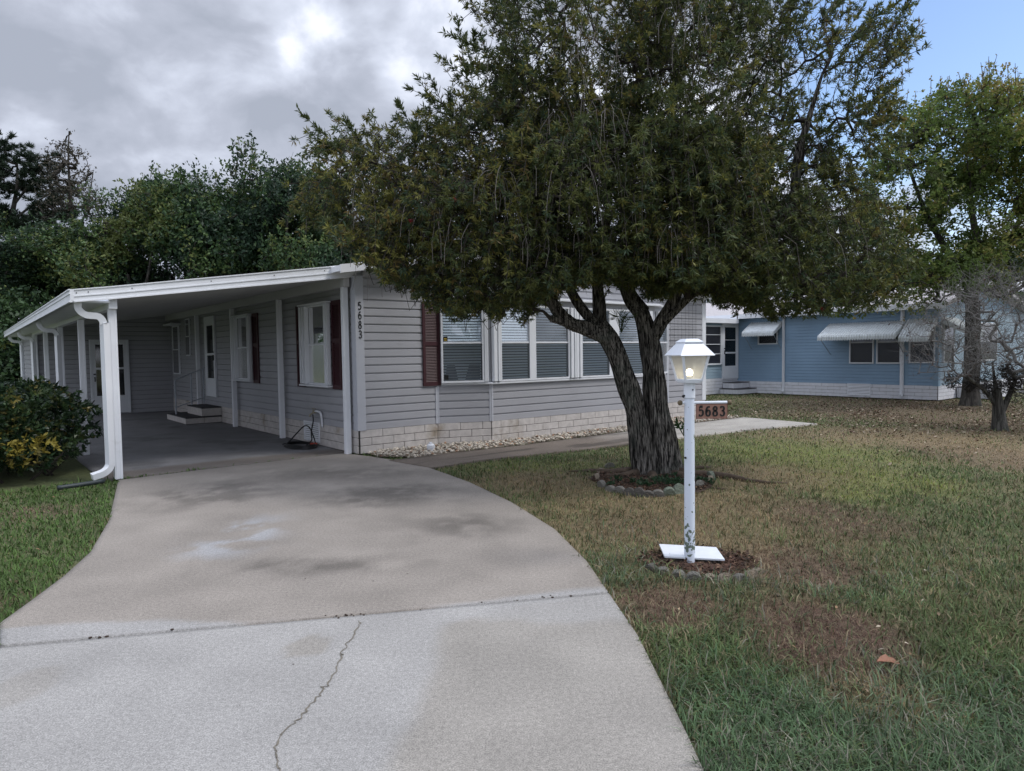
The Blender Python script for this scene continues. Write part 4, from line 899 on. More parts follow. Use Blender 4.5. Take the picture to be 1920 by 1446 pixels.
for (x, y, k) in ring_px:
    p = g(x, y)[:2]; d = p - BEDC; r_ = math.atan2(d[1], d[0]) + PI / 2
    stone(k, (*p, -.01), r_, .075 * (1.3 if k == 'mossy' else 1) * random.uniform(.75, 1.25), .142, random.gauss(.08, .12), lab[k], 'scalloped edging stones round the tree bed')
lamp_px = [(1222, 1066, 'dark'), (1243, 1071, 'grey'), (1272, 1077, 'grey'), (1301, 1083, 'grey'), (1332, 1083, 'tan'), (1362, 1085, 'tan'), (1388, 1083, 'grey'), (1408, 1076, 'tan'), (1422, 1069, 'tan')]
lab2 = {'tan': 'brownish scalloped edging stone half buried on the right in front of the lamp post', 'grey': 'grey scalloped edging stone half buried in the curved row before the lamp post', 'dark': 'dark leftmost scalloped edging stone of the curved row before the lamp post'}
for (x, y, k) in lamp_px:
    p = g(x, y)[:2]; d = p - (LAMPC + [.1, .3]); r_ = math.atan2(d[1], d[0]) + PI / 2
    stone(k, (*p, -.026 + random.gauss(0, .006)), r_ + random.gauss(0, .12), .060 * random.uniform(.75, 1.2), .118 * random.uniform(.85, 1.1), random.gauss(.1, .15), lab2[k], 'scalloped edging stones before the lamp post')

# ------------------------------------------------------------------ foliage engines
def unit(a): return a / (np.linalg.norm(a, axis=-1, keepdims=True) + 1e-9)
def leaves(P, D, n, Ls, Wd, cols, spread=.9, droop=.0, jit=.15, fold=0.0, start=.0):
    """P tuft centres, D tuft axis; n leaves each; rhombic blades"""
    K = len(P); P = np.repeat(P, n, 0); D = np.repeat(unit(D), n, 0); C = np.repeat(cols, n, 0)
    rnd = unit(RNG.normal(size=P.shape)); perp = unit(rnd - D * (rnd * D).sum(1, keepdims=True))
    t = RNG.uniform(.25, 1.0, (len(P), 1)) * spread
    d = unit(D * np.cos(t * 1.5) + perp * np.sin(t * 1.5)); d[:, 2] -= droop; d = unit(d)
    s = unit(np.cross(d, unit(RNG.normal(size=P.shape)))); l = Ls * RNG.uniform(.65, 1.25, (len(P), 1)); w_ = Wd * RNG.uniform(.7, 1.3, (len(P), 1))
    b = P + D * RNG.uniform(-.5, .5, (len(P), 1)) * Ls * .9 * (start > 0) + RNG.normal(size=P.shape) * Ls * jit * .3
    V = np.stack([b, b + d * l * .45 + s * w_ * .5, b + d * l, b + d * l * .45 - s * w_ * .5], 1).reshape(-1, 3)
    F = np.arange(len(V)).reshape(-1, 4)
    C = C * RNG.uniform(.72, 1.28, (len(C), 1)); return V, F, np.repeat(C, 4, 0)
def sample_lobes(lobes, n, gap=.0, gscale=1.0, seed=0, shell=.5):
    wts = np.array([l[3] * l[4] * l[5] * (l[6] if len(l) > 6 else 1) for l in lobes]); wts /= wts.sum()
    idx = RNG.choice(len(lobes), n, p=wts); Lb = np.array([l[:6] for l in lobes])[idx]
    d = unit(RNG.normal(size=(n, 3))); r = RNG.random(n) ** (1 / 3.) ; r = r * (1 - shell) + shell * (RNG.random(n) ** .18)
    rough = 1 + .28 * (vnoise(d * 2.2 + Lb[:, :3], 1.0, seed + 3) - .5) * 2
    P = Lb[:, :3] + d * (r * rough)[:, None] * Lb[:, 3:]
    if gap > 0:
        k = vnoise(P, gscale, seed + 7) > gap; P = P[k]
    return P
def skeleton(init, radii, targets, k=4, arch=.12, wob=.05, seg=.0, up=.0):
    """init: list of polylines (first is the trunk); every target is joined to the nearest node"""
    nodes = []; par = []; fixed = []; 
    for pl, rd in zip(init, radii):
        base = None
        if nodes:
            A = np.array(nodes); base = int(np.argmin(((A - pl[0]) ** 2).sum(1)))
        for i, p in enumerate(pl):
            nodes.append(np.array(p, float)); par.append(base if i == 0 else len(nodes) - 2); fixed.append(rd[i])
    nfix = len(nodes); A = np.array(nodes); T = np.array(targets)
    dist = np.sqrt(((T[:, None] - A[None]) ** 2).sum(2)).min(1); order = np.argsort(dist)
    cap = len(nodes) + len(T) * k; B = np.zeros((cap, 3)); B[:nfix] = A; cnt = nfix; zpen = .5
    ends = []
    for ti in order:
        t = T[ti]; dd = B[:cnt] - t; d2 = (dd ** 2).sum(1) + np.maximum(dd[:, 2] - .0, 0) * zpen
        j = int(np.argmin(d2)); s = B[j].copy(); v = t - s; Ln = np.linalg.norm(v); last = j
        kk = max(1, min(k, int(Ln / .18) + 1))
        for q in range(1, kk + 1):
            f = q / kk; p = s + v * f + np.array([0, 0, arch * Ln * math.sin(PI * f)]) + RNG.normal(size=3) * wob * Ln * (f < 1)
            B[cnt] = p; par.append(last); last = cnt; cnt += 1
        ends.append(last)
    B = B[:cnt]; par_a = np.array([-1 if p is None else p for p in par]); tips = np.zeros(cnt); tips[ends] = 1
    for i in range(cnt - 1, -1, -1):
        if par_a[i] >= 0: tips[par_a[i]] += tips[i]
    return B, par_a, tips, nfix, np.array(fixed), np.array(ends)
def frusta(A, B_, ra, rb, n=5):
    d = unit(B_ - A); ref = np.tile([0.3, .2, .93], (len(A), 1)); s = unit(np.cross(d, ref)); q = np.cross(d, s); V = []
    t = 2 * PI * np.arange(n) / n
    ring = s[:, None] * np.cos(t)[None, :, None] + q[:, None] * np.sin(t)[None, :, None]
    V = np.concatenate([A[:, None] + ring * ra[:, None, None], B_[:, None] + ring * rb[:, None, None]], 1)
    base = np.arange(len(A))[:, None] * 2 * n; k = np.arange(n); k2 = (k + 1) % n
    F = np.stack([k, k2, k2 + n, k + n], -1)[None] + base[..., None]
    return V.reshape(-1, 3), F.reshape(-1, 4)
def branch_mesh(B, par, tips, nfix, fixed, rt=.004, p=.5, skip_fixed=True, n=5):
    r = rt * np.maximum(tips, 1) ** p; r[:nfix] = fixed
    idx = np.arange(len(B)); m = (par >= 0) & ((idx >= nfix) if skip_fixed else True); i = idx[m]; j = par[m]
    rb = r[i]; ra = np.minimum(r[j], rb * 1.6)
    return frusta(B[j], B[i], ra, rb, n)
def trunk_mesh(paths, n=20, amp=.09, fr=3.0, seed=0, k=7):
    Vs = []; Fs = []; off_ = 0
    for pl, rd in paths:
        P = smooth_path(pl, k); rr = np.interp(np.linspace(0, len(rd) - 1, len(P)), range(len(rd)), rd)
        V, F = tube(P, list(rr), n); V = np.array(V); C = np.repeat(np.array(P), n, 0); D = V - C; rad = np.repeat(rr, n)[:, None]
        ang = np.arctan2(D[:, 1], D[:, 0]); Q = np.stack([np.cos(ang) * 2.2 * fr / 3, np.sin(ang) * 2.2 * fr / 3, V[:, 2] * .9], 1)
        ridg = np.abs(vnoise(Q, 2.0, seed) - .5) * 2; lump = vnoise(V, 3.5, seed + 2) - .5
        V = C + D * (1 + amp * (ridg[:, None] - .4) * 2 + .16 * lump[:, None])
        Vs.append(V); F4 = [f for f in F if len(f) == 4]; Fs.append(np.array(F4) + off_); off_ += len(V)
    return np.concatenate(Vs), np.concatenate(Fs)

# ------------------------------------------------------------------ bottlebrush tree in the lawn
TB = np.array([1.86, 8.95, 0])
BT = empty('bottlebrush_tree', TB, 0, label='large spreading bottlebrush tree with twin rough trunks in a stone ringed bed', cat='tree')
Yt = 8.95
def tp(x, z, y=0.0): return np.array([x, Yt + y, z]) - TB
LT = [tp(1.76, -.08), tp(1.74, .1), tp(1.68, .55), tp(1.57, 1.0, -.03), tp(1.44, 1.4, -.05), tp(1.30, 1.75, -.05), tp(1.16, 1.98, -.03)]
LR_ = [.22, .17, .140, .130, .126, .122, .10]
RT = [tp(2.05, -.08, .05), tp(2.04, .12, .05), tp(1.97, .55, .06), tp(1.90, 1.0, .08), tp(1.88, 1.4, .1), tp(1.83, 1.8, .12), tp(1.72, 2.15, .12)]
RR_ = [.25, .20, .165, .155, .145, .125, .10]
limbs = [(LT, LR_), (RT, RR_),
  ([tp(1.27, 1.78, -.05), tp(1.02, 1.92, -.12), tp(.78, 1.98, -.2), tp(.60, 2.14, -.25), tp(.42, 2.42, -.3), tp(.10, 2.75, -.35), tp(-.5, 3.1, -.3)], [.10, .085, .08, .075, .065, .05, .03]),
  ([tp(1.10, 1.98, -.1), tp(.92, 2.2, .0), tp(.76, 2.5, .05), tp(.6, 2.9, .1), tp(.3, 3.5, .2), tp(-.1, 4.2, .2)], [.07, .065, .058, .05, .035, .02]),
  ([tp(1.17, 1.95, 0), tp(1.16, 2.3, .05), tp(1.12, 2.8, .1), tp(1.0, 3.6, .1), tp(.9, 4.6, .1), tp(.9, 5.6, .1)], [.095, .08, .07, .055, .035, .015]),
  ([tp(1.74, 2.12, .12), tp(1.58, 2.4, .2), tp(1.52, 2.8, .3), tp(1.6, 3.6, .3), tp(1.7, 4.6, .3), tp(1.8, 5.6, .2)], [.11, .10, .085, .06, .04, .015]),
  ([tp(1.86, 1.78, .1), tp(2.0, 2.02, .05), tp(2.14, 2.28, 0), tp(2.22, 2.6, 0), tp(2.35, 3.2, .1), tp(2.5, 4.2, .1)], [.10, .09, .075, .065, .05, .025]),
  ([tp(2.02, 2.0, .0), tp(2.28, 2.28, -.1), tp(2.55, 2.5, -.1), tp(2.9, 2.8, 0), tp(3.35, 3.05, .1), tp(3.62, 3.25, .1), tp(3.74, 3.6, .1), tp(3.78, 4.1, .1), tp(3.92, 4.6, .1), tp(4.1, 5.2, .1)], [.055, .05, .05, .055, .06, .065, .06, .05, .035, .015]),
  ([tp(1.3, 1.72, -.1), tp(1.0, 1.86, -.2), tp(.62, 2.02, -.26), tp(.50, 2.05, -.28)], [.05, .05, .05, .04]),
]
V, F = trunk_mesh([l for l in limbs], 64, .16, 10, 3, 18)
BARK = barkmat('rough_dark_bark', (.012, .011, .010), (.33, .31, .28), 2.3, 30, 1.0)
link('trunk', npmesh('trunk', V, [F], smooth=True), BARK, BT)
# surface roots
mb = MB()
for a_, l_ in ((2.9, .9), (-.25, 1.25), (3.4, .6), (-.9, .7), (.6, .8), (4.3, .5)):
    pts = [tp(1.9 + .28 * math.cos(a_), .02, .28 * math.sin(a_))]
    for k in range(1, 7): pts.append(tp(1.9 + (.28 + l_ * k / 6) * math.cos(a_ + .1 * math.sin(k)), .015 - .035 * k / 6 + random.gauss(0, .006), (.28 + l_ * k / 6) * math.sin(a_ + .1 * math.sin(k)) - .25 * k / 6 * (a_ < 0)))
    mb.tube(pts, [.065 * (1 - k / 6.6) + .004 for k in range(7)], 8)
mb.build('root', mat('root_bark', (.085, .062, .045), .95, .35, 20), BT, smooth=True)
lobes = [(-1.45, 9.0, 3.75, 1.05, 1.1, .82, 1.1), (-1.95, 9.0, 3.75, .75, .9, .72, 1.1), (-.85, 9.0, 4.2, .75, .9, .55, .6), (-1.1, 8.7, 3.15, .95, 1.1, .9, 1.3), (-.1, 8.7, 3.1, 1.3, 1.5, 1.0, 1.8), (.2, 8.9, 4.15, 1.35, 1.4, 1.0, 1.2), (1.0, 8.8, 5.25, 1.4, 1.6, 1.4, .8), (1.2, 8.3, 3.5, 1.5, 1.2, 1.2, 1.9),
         (2.3, 8.5, 3.3, 1.1, 1.3, 1.15, 1.8), (2.2, 8.9, 4.8, 1.1, 1.5, 1.5, 1.1), (3.0, 9.0, 5.6, .9, 1.3, .9, .5), (3.5, 8.8, 2.85, 1.3, 1.2, .78, 1.9), (4.1, 9.1, 4.9, .9, 1.1, 1.1, .8), (3.5, 9.2, 3.9, .9, 1.1, .7, .7), (-.05, 9.1, 5.1, .6, .9, .8, .35), (4.4, 9.0, 3.1, .5, .8, .7, .8)]
lobes = [(l[0] - TB[0], l[1] - TB[1], l[2], *l[3:]) for l in lobes]
tg = sample_lobes(lobes, 3150, .36, 1.7, 5, .5)
def zmin(X): return np.interp(X, [-2.6, -2.0, -1.55, -1.1, -.8, .3, .6, 2.4, 2.7, 3.0], [3.3, 2.85, 2.55, 2.22, 2.05, 2.05, 2.32, 2.36, 2.14, 2.08])
tg = tg[(tg[:, 2] > zmin(tg[:, 0] + TB[0]) + .05)]
B, par, tips, nf, fx, ends = skeleton([l[0] for l in limbs], [l[1] for l in limbs], tg, 4, .10, .06)
V1, F1 = branch_mesh(B, par, tips, nf, fx, .0042, .52)
E_ = B[ends]; dirs = unit(E_ - B[par[ends]])
cen = np.array([0, 0, 3.6]); outw = unit(E_ - cen)
# drooping twiglets
M_ = 4; S = np.repeat(E_, M_, 0) + RNG.normal(size=(len(E_) * M_, 3)) * .05
dr = unit(np.repeat(dirs * .5 + outw * .9, M_, 0) + RNG.normal(size=S.shape) * .75); up = sstep(S[:, 2], 3.6, 5.4)[:, None]
Lw = RNG.uniform(.18, .5, (len(S), 1)); grav = (RNG.random((len(S), 1)) * 1.1 + .15) * (1 - up) - .35 * up
mid_ = S + dr * Lw * .5; end_ = S + dr * Lw * .95 + np.array([0, 0, -1]) * grav * Lw
zm = zmin(end_[:, 0] + TB[0]) - .10 + .34 * vnoise(end_[:, :2], 2.4, 301) + RNG.random(len(end_)) * .16; end_[:, 2] = np.maximum(end_[:, 2], zm)
A_ = np.concatenate([S, mid_]); Bq = np.concatenate([mid_, end_]); V2, F2 = frusta(A_, Bq, np.full(len(A_), .0042), np.full(len(A_), .003), 3)
# long bare hanging twigs, pale
hs = sample_lobes(lobes, 900, .0, 1, 9, .8); hs = hs[(hs[:, 1] < .3) & (hs[:, 2] > 2.8)][:520]
clump = hs[RNG.integers(0, len(hs), 60)]; hs2 = np.repeat(clump, 8, 0) + RNG.normal(size=(480, 3)) * .08
hd = np.concatenate([hs, hs2]); q1 = unit(RNG.normal(size=hd.shape) * [1, 1, .3]); Lh = RNG.uniform(.25, .65, (len(hd), 1)); pts_ = [hd]
for f in (.25, .5, .75, 1.0): pts_.append(hd + q1 * Lh * .45 * math.sin(f * 1.6) + np.array([0, 0, -1]) * Lh * f ** 1.6 + RNG.normal(size=hd.shape) * .01)
Aw = np.concatenate(pts_[:-1]); Bw = np.concatenate(pts_[1:]); V3, F3 = frusta(Aw, Bw, np.full(len(Aw), .0032), np.full(len(Aw), .0026), 3)
BRV, BRF = np.concatenate([V1, V2]), np.concatenate([F1, F2 + len(V1)])
link('hanging_twigs', npmesh('hanging_twigs', V3, [F3]), mat('grey_twig', (.20, .18, .17), .8, .25, 9), BT)
# leaf tufts along the twiglets
TP = []; TD = []
for f in (.40, .70, .88, 1.0, 1.03):
    k = RNG.random(len(S)) < .93; pos = (mid_ * (1 - max(0, (f - .5) * 2)) + end_ * max(0, (f - .5) * 2)) if f >= .5 else (S * (1 - f * 2) + mid_ * f * 2)
    TP.append(pos[k]); TD.append(unit(end_ - mid_ + RNG.normal(size=S.shape) * .08)[k])
TP = np.concatenate(TP); TD = np.concatenate(TD); kz = TP[:, 2] > zmin(TP[:, 0] + TB[0]) - .05; TP = TP[kz]; TD = TD[kz]
PALB = np.array([[.085, .110, .040], [.065, .092, .038], [.115, .128, .040], [.195, .190, .050], [.165, .125, .045], [.055, .088, .050]])
nv = fbm(TP + TB, 1.1, 12); wy = sstep(nv + RNG.normal(size=len(TP)) * .1 + .10 * sstep(TP[:, 2], 3.2, 5.0) - .02 * TP[:, 0], .52, .78); rr_ = RNG.random(len(TP))
ci = np.where(rr_ < wy * .55, 3, np.where(rr_ < wy * .7, 4, np.where(rr_ < .45 + .2 * wy, 2, np.where(rr_ < .72, 0, np.where(rr_ < .88, 1, 5)))))
cl = PALB[ci]
V4, F4, C4 = leaves(TP, TD, 10, .076, .0145, cl, 1.05, .02, .1, start=0)
# leading shoots that stick out of the crown
sh = []; 
for (x, z, dx, dz) in ((-2.25, 4.45, -.30, .15), (-2.1, 4.6, -.2, .25), (-1.8, 4.75, -.1, .35), (-1.4, 4.75, .0, .4), (-1.25, 4.7, .08, .35), (-.75, 5.2, -.25, .45), (-.5, 5.5, -.15, .5), (-.35, 5.9, -.1, .5), (.1, 6.2, -.1, .45), (3.3, 6.0, .05, .4), (3.9, 5.8, .2, .4), (4.4, 5.6, .35, .35), (4.7, 5.3, .35, .25), (4.85, 4.9, .3, .15), (4.8, 4.5, .28, .1), (2.9, 6.0, 0, .4), (4.2, 5.9, .1, .4), (4.6, 5.75, .3, .35), (-2.15, 4.2, -.3, .1), (4.6, 4.2, .35, .0), (4.7, 3.9, .3, -.1), (3.6, 6.0, .1, .35)):
    for m_ in range(4):
        a = np.array([x + random.gauss(0, .12), 9 + random.gauss(0, .35), z - (.32 if x < 0 else 0) + random.gauss(0, .1)]) - TB; d = np.array([dx * .8 + random.gauss(0, .12), random.gauss(0, .12), dz * (.6 if x < 0 else .9) * random.uniform(.5, 1.2) + random.gauss(0, .06)]); sh.append((a - d * .6, a + d))
sa = np.array([s[0] for s in sh]); sb = np.array([s[1] for s in sh]); V5, F5 = frusta(sa, sb, np.full(len(sa), .006), np.full(len(sa), .003), 4)
link('branches', npmesh('branches', np.concatenate([BRV, V5]), [np.concatenate([BRF, F5 + len(BRV)])]), mat('branch_bark', (.045, .038, .033), .9, .3, 6), BT)
tt = RNG.random((len(sa), 14)) ** .8; SP = (sa[:, None] * (1 - tt[..., None]) + sb[:, None] * tt[..., None]).reshape(-1, 3); SD = np.repeat(unit(sb - sa), 14, 0)
V6, F6, C6 = leaves(SP, SD, 9, .080, .017, np.tile(PALB[0] * .9, (len(SP), 1)), .75, 0, .2, start=1)
link('crown', npmesh('crown', np.concatenate([V4, V6]), [np.concatenate([F4, F6 + len(V4)])], np.concatenate([C4, C6])), leafmat('bottlebrush_leaf', .38), BT)
# a few red flower brushes
FP = TP[RNG.integers(0, len(TP), 2500)]; FP = FP[FP[:, 1] < -.8][:9]
V7, F7, C7 = leaves(FP, np.tile([0, 0, 1.], (len(FP), 1)), 60, .035, .004, np.tile([.25, .02, .03], (len(FP), 1)), 1.0, 0, .8, start=1)
link('flower_brushes', npmesh('flower_brushes', V7, [F7], C7), leafmat('flower_red', .2), BT)
# sprout growing out of the trunk crotch
def fan_plant(name, base, nst, h, leafL, leafW, cols, parent=None, seed=1, dropz=.1, nl=7, **k):
    P = []; D = []; A = []; Bz = []
    for s in range(nst):
        a = 2 * PI * random.random(); t = random.uniform(.25, .9); e = np.array(base) + np.array([math.cos(a) * h * t * .7, math.sin(a) * h * t * .7, h * random.uniform(.5, 1)]); A.append(base); Bz.append(e); P.append(e); D.append([math.cos(a) * .5, math.sin(a) * .5, .6])
    V, F, C = leaves(np.array(P), np.array(D), nl, leafL, leafW, np.tile(cols, (len(P), 1)), .95, .15, .1)
    V_, F_ = frusta(np.array(A, float), np.array(Bz), np.full(len(A), .004), np.full(len(A), .003), 4)
    C_ = np.tile(np.array(cols) * .9, (len(V_), 1))
    return link(name, npmesh(name, np.concatenate([V, V_]), [np.concatenate([F, F_ + len(V)])], np.concatenate([C, C_])), leafmat('plant_leaf', .3), parent, **k)
fan_plant('seedling', (2.20, 8.70, .52), 12, .18, .075, .024, [.035, .085, .025], label='small green seedling sprouting from the right side of the tree trunk', cat='seedling')
fan_plant('crotch_fern', (1.42, 8.80, 1.86), 14, .22, .16, .010, [.05, .08, .03], label='tuft of thin grass growing in the left trunk fork', cat='epiphyte')

# ------------------------------------------------------------------ oak on the right
def big_tree(name, base, trunk, radii, lobes, nt, leafn, ls, lw, pal, label, gap=.4, gsc=.7, bark=None, tw=4, group=None, sprd=.16, rt=.008, trans=.35, seed=0, lp=5, spk=0):
    base = np.array([*base, 0.]); T = empty(name, base, 0, label=label, cat='tree', group=group)
    V, F = trunk_mesh(list(zip(trunk, radii)), 14, .10, 4, seed + 3, 6); bk = bark or barkmat('grey_bark', (.035, .032, .028), (.11, .10, .088), 1.2, 9, .8)
    link('trunk', npmesh('trunk', V, [F], smooth=True), bk, T)
    tg = sample_lobes(lobes, nt, gap, gsc, seed, .5)
    B, par, tips, nf, fx, ends = skeleton([np.array(t) for t in trunk], radii, tg, 4, .08, .07)
    V1, F1 = branch_mesh(B, par, tips, nf, fx, rt, .5, n=4)
    E_ = B[ends]; P = np.repeat(E_, tw, 0) + RNG.normal(size=(len(E_) * tw, 3)) * sprd; D = unit(RNG.normal(size=P.shape) + [0, 0, .5])
    n_ = fbm(P + base, .6, seed + 5); idx = np.clip(((n_ - .28) / .45 + RNG.normal(size=len(P)) * .18) * len(pal), 0, len(pal) - 1).astype(int); c = np.array(pal)[idx]
    V, F, C = leaves(P, D, lp, ls, lw, c, 1.0, .1, .9)
    if spk:
        tops = E_[np.argsort(-(E_[:, 2] + RNG.normal(size=len(E_)) * .9))[:spk]]; e2 = tops + np.stack([RNG.normal(size=spk) * .12, RNG.normal(size=spk) * .12, RNG.uniform(.25, .75, spk)], 1)
        V8, F8 = frusta(tops, e2, np.full(spk, .012), np.full(spk, .006), 3); F1 = np.concatenate([F1, np.concatenate([F8 + len(V1)])]); V1 = np.concatenate([V1, V8])
        tt = RNG.random((spk, 7)); SP = (tops[:, None] * (1 - tt[..., None]) + e2[:, None] * tt[..., None]).reshape(-1, 3)
        Vx, Fx, Cx = leaves(SP, unit(RNG.normal(size=SP.shape)), 2, ls * .8, lw * .8, np.tile(pal[-1], (len(SP), 1)), 1.0, 0, .6); F = np.concatenate([F, Fx + len(V)]); V = np.concatenate([V, Vx]); C = np.concatenate([C, Cx])
    link('branches', npmesh('branches', V1, [F1]), bk, T)
    link('crown', npmesh('crown', V, [F], C), leafmat('leaf_' + str(int(trans * 100)), trans), T)
    return T
OAKP = [[.085, .130, .035], [.12, .175, .045], [.165, .205, .055], [.25, .25, .07], [.27, .22, .08]]
def L3(*p): return [np.array(q, float) for q in p]
ok_tr = [L3((0, 0, -.1), (0, 0, .4), (.02, 0, 1.5), (.0, 0, 2.6), (-.05, 0, 3.2)), L3((-.05, 0, 3.1), (-.7, 0, 4.2), (-1.3, .1, 5.4), (-1.9, 0, 6.8)), L3((0, 0, 3.1), (.1, 0, 4.3), (-.1, 0, 5.8), (.1, 0, 7.6)), L3((0, 0, 3.0), (.7, .1, 3.9), (1.3, 0, 5.2), (1.8, 0, 6.8)), L3((.02, 0, 2.7), (-.9, -.2, 3.4), (-2.0, -.2, 3.9), (-3.0, -.2, 4.6))]
ok_r = [[.32, .22, .19, .18, .16], [.11, .09, .06, .03], [.12, .10, .06, .03], [.11, .09, .06, .03], [.09, .07, .05, .03]]
ok_l = [(-.2, 0, 7.3, 1.9, 1.8, 1.7, 1), (-1.6, 0, 6.9, 1.2, 1.6, 1.3, .8), (-2.3, -.2, 5.6, 1.5, 1.5, 1.2, .8), (-3.2, -.3, 4.3, 1.5, 1.3, 1.2, 1), (-3.6, -.3, 3.3, 1.4, 1.2, .75, 1), (-1.4, -.6, 3.5, 1.8, 1.3, .8, 1.2), (.9, -.4, 3.9, 2.0, 1.5, 1.0, 1.), (1.6, 0, 7.0, 1.8, 1.7, 1.8, 1), (2.0, 0, 5.2, 1.6, 1.6, 1.3, .8), (0, 0, 5.3, 1.7, 1.6, 1.1, .7), (3.0, 0, 8.0, 1.3, 1.5, 1.2, 1), (-3.5, 0, 5.7, 1.1, 1.0, .9, .6), (-4.3, -.2, 4.5, .9, 1.0, .8, .8), (-3.0, 0, 6.6, .8, .9, .7, .5)]
big_tree('oak_tree', (12.77, 18.9), ok_tr, ok_r, ok_l, 3500, 0, .095, .05, OAKP, 'tall airy green oak with straight trunk in front of the blue house', gap=.40, gsc=1.3, tw=8, sprd=.14, rt=.007, seed=4, lp=5, spk=160, trans=.5)

# bare grey shrub with dark clumps
BS = g(1875, 805); BSH = empty('bare_shrub', (BS[0], BS[1], 0), 0, label='bare grey twiggy shrub with dark knotted clumps at the right edge', cat='shrub')
sl = [(-.1, 0, 2.0, 1.6, 1.2, .95, 1), (-1.1, 0, 1.6, .8, 1.0, .7, .7), (.8, 0, 1.9, 1.2, 1.2, 1.1, 1), (0, 0, 2.6, 1.2, 1.0, .6, .6)]
st_ = [L3((0, 0, -.05), (-.02, 0, .25), (-.05, 0, .55), (-.1, 0, .8)), L3((.02, 0, .3), (.18, 0, .7), (.3, 0, 1.0)), L3((-.05, 0, .4), (-.3, 0, .75), (-.7, 0, 1.05)), L3((-.1, 0, .75), (-.1, .1, 1.3))]
sr_ = [[.16, .11, .09, .07], [.06, .05, .035], [.05, .04, .03], [.04, .02]]
V, F = trunk_mesh(list(zip(st_, sr_)), 14, .14, 5, 8, 6); link('trunk', npmesh('trunk', V, [F], smooth=True), barkmat('shrub_bark', (.04, .038, .034), (.15, .145, .13), 1.5, 16, 1), BSH)
tg = sample_lobes(sl, 1500, .3, 1.2, 3, .3); B, par, tips, nf, fx, ends = skeleton(st_, sr_, tg, 5, -.04, .045)
V1, F1 = branch_mesh(B, par, tips, nf, fx, .0024, .47, n=4); E_ = np.repeat(B[ends], 4, 0); e2 = E_ + RNG.normal(size=E_.shape) * .16 + [0, 0, .10]; V2, F2 = frusta(E_, e2, np.full(len(E_), .0020), np.full(len(E_), .0012), 3)
link('twigs', npmesh('twigs', np.concatenate([V1, V2]), [np.concatenate([F1, F2 + len(V1)])]), mat('shrub_twig', (.16, .155, .15), .8, .35, 5), BSH)
cl_ = []; 
for (x, z, r_) in ((-.3, 1.0, .22), (-.15, .78, .2), (.22, .75, .26), (.3, 1.0, .2), (-.85, .95, .16), (.6, .9, .16), (-.05, 1.15, .15), (-.5, .85, .14), (.1, .9, .2)):
    cl_.append(np.array([x, random.gauss(0, .1), z]) + unit(RNG.normal(size=(170, 3))) * (r_ * RNG.random((170, 1)) ** .4))
cl_ = np.concatenate(cl_); V, F, C = leaves(cl_, unit(RNG.normal(size=cl_.shape)), 4, .06, .012, np.tile([.030, .026, .024], (len(cl_), 1)), 1, 0, .5); link('dark_clumps', npmesh('dark_clumps', V, [F], C), leafmat('clump', .1), BSH)
P = B[ends][RNG.random(len(ends)) < .22]; V, F, C = leaves(P, unit(RNG.normal(size=P.shape)), 3, .04, .02, np.tile([.07, .035, .03], (len(P), 1)), 1, .2, .9); link('sparse_leaves', npmesh('sparse_leaves', V, [F], C), leafmat('sparse', .2), BSH)

# ------------------------------------------------------------------ tree line behind the grey home
DKP = [[.024, .048, .028], [.033, .066, .030], [.047, .088, .034], [.074, .120, .038], [.115, .142, .042]]
def generic_crown(h, w_, seed):
    rr = random.Random(seed); ls = []
    for k in range(13):
        a = rr.random() * 2 * PI; q = rr.random(); z = h * (.12 + .80 * q); R_ = w_ * (.68 * math.sin(PI * min(1, q * .80 + .20)) ** .6); ls.append((R_ * math.cos(a) * .8, R_ * math.sin(a) * .8, z, w_ * rr.uniform(.38, .55), w_ * rr.uniform(.38, .55), h * rr.uniform(.09, .15), 1))
    for k in range(3): ls.append((rr.gauss(0, w_ * .3), rr.gauss(0, w_ * .3), h * rr.uniform(.86, .97), w_ * .20, w_ * .2, h * .08, .9))
    return ls
def tree_copy(T, loc, rz, s, label, sz=None):
    r = T.copy(); COL.objects.link(r); r.location = loc; r.rotation_euler = (0, 0, rz); r.scale = (s, s, sz or s); r['label'] = label
    for ch in list(T.children): c = ch.copy(); COL.objects.link(c); c.parent = r
    return r
protosT = []
for k in range(3):
    h = (9.6, 9.0, 10.2)[k]; tr_ = [L3((0, 0, -.1), (.1, 0, h * .3), (0, .1, h * .55)), L3((0, 0, h * .28), (-1.0, .2, h * .5), (-1.4, 0, h * .75)), L3((0, 0, h * .32), (1.0, -.3, h * .55), (1.2, 0, h * .8))]
    protosT.append((tr_, [[.25, .18, .1], [.1, .07, .03], [.1, .07, .03]], generic_crown(h, 3.4, 40 + k), h))
def horiz(x, Y):  # X coordinate for photo column x at distance Y
    return (x - 960) / FPX * Y
BGL = [(-20, 31, 2, 1.0, 'dark dense evergreen at the far left edge behind the hedge'), (75, 29, 0, .95, 'dark leafy tree below the pine left of the carport roof'), (165, 31, 1, 1.02, 'dense green tree in front of the bare treetop'), (250, 30, 2, 1.0, 'leafy tree with yellowish top left of centre in the tree line'), (335, 33, 0, 1.06, 'bright green leafy tree behind the middle of the carport roof'), (420, 31, 1, 1.08, 'green tree with loose pointed top shoots behind the carport roof'), (505, 32, 2, 1.02, 'tall round dark green tree right of the middle of the tree line'), (580, 31, 0, 1.02, 'dark tree partly hidden by the left side of the bottlebrush'), (665, 33, 1, .95, 'dark tree behind the front corner of the grey roof'), (-90, 33, 1, 1.05, 'dark tree just off the left edge behind the hedge')]
made = {}
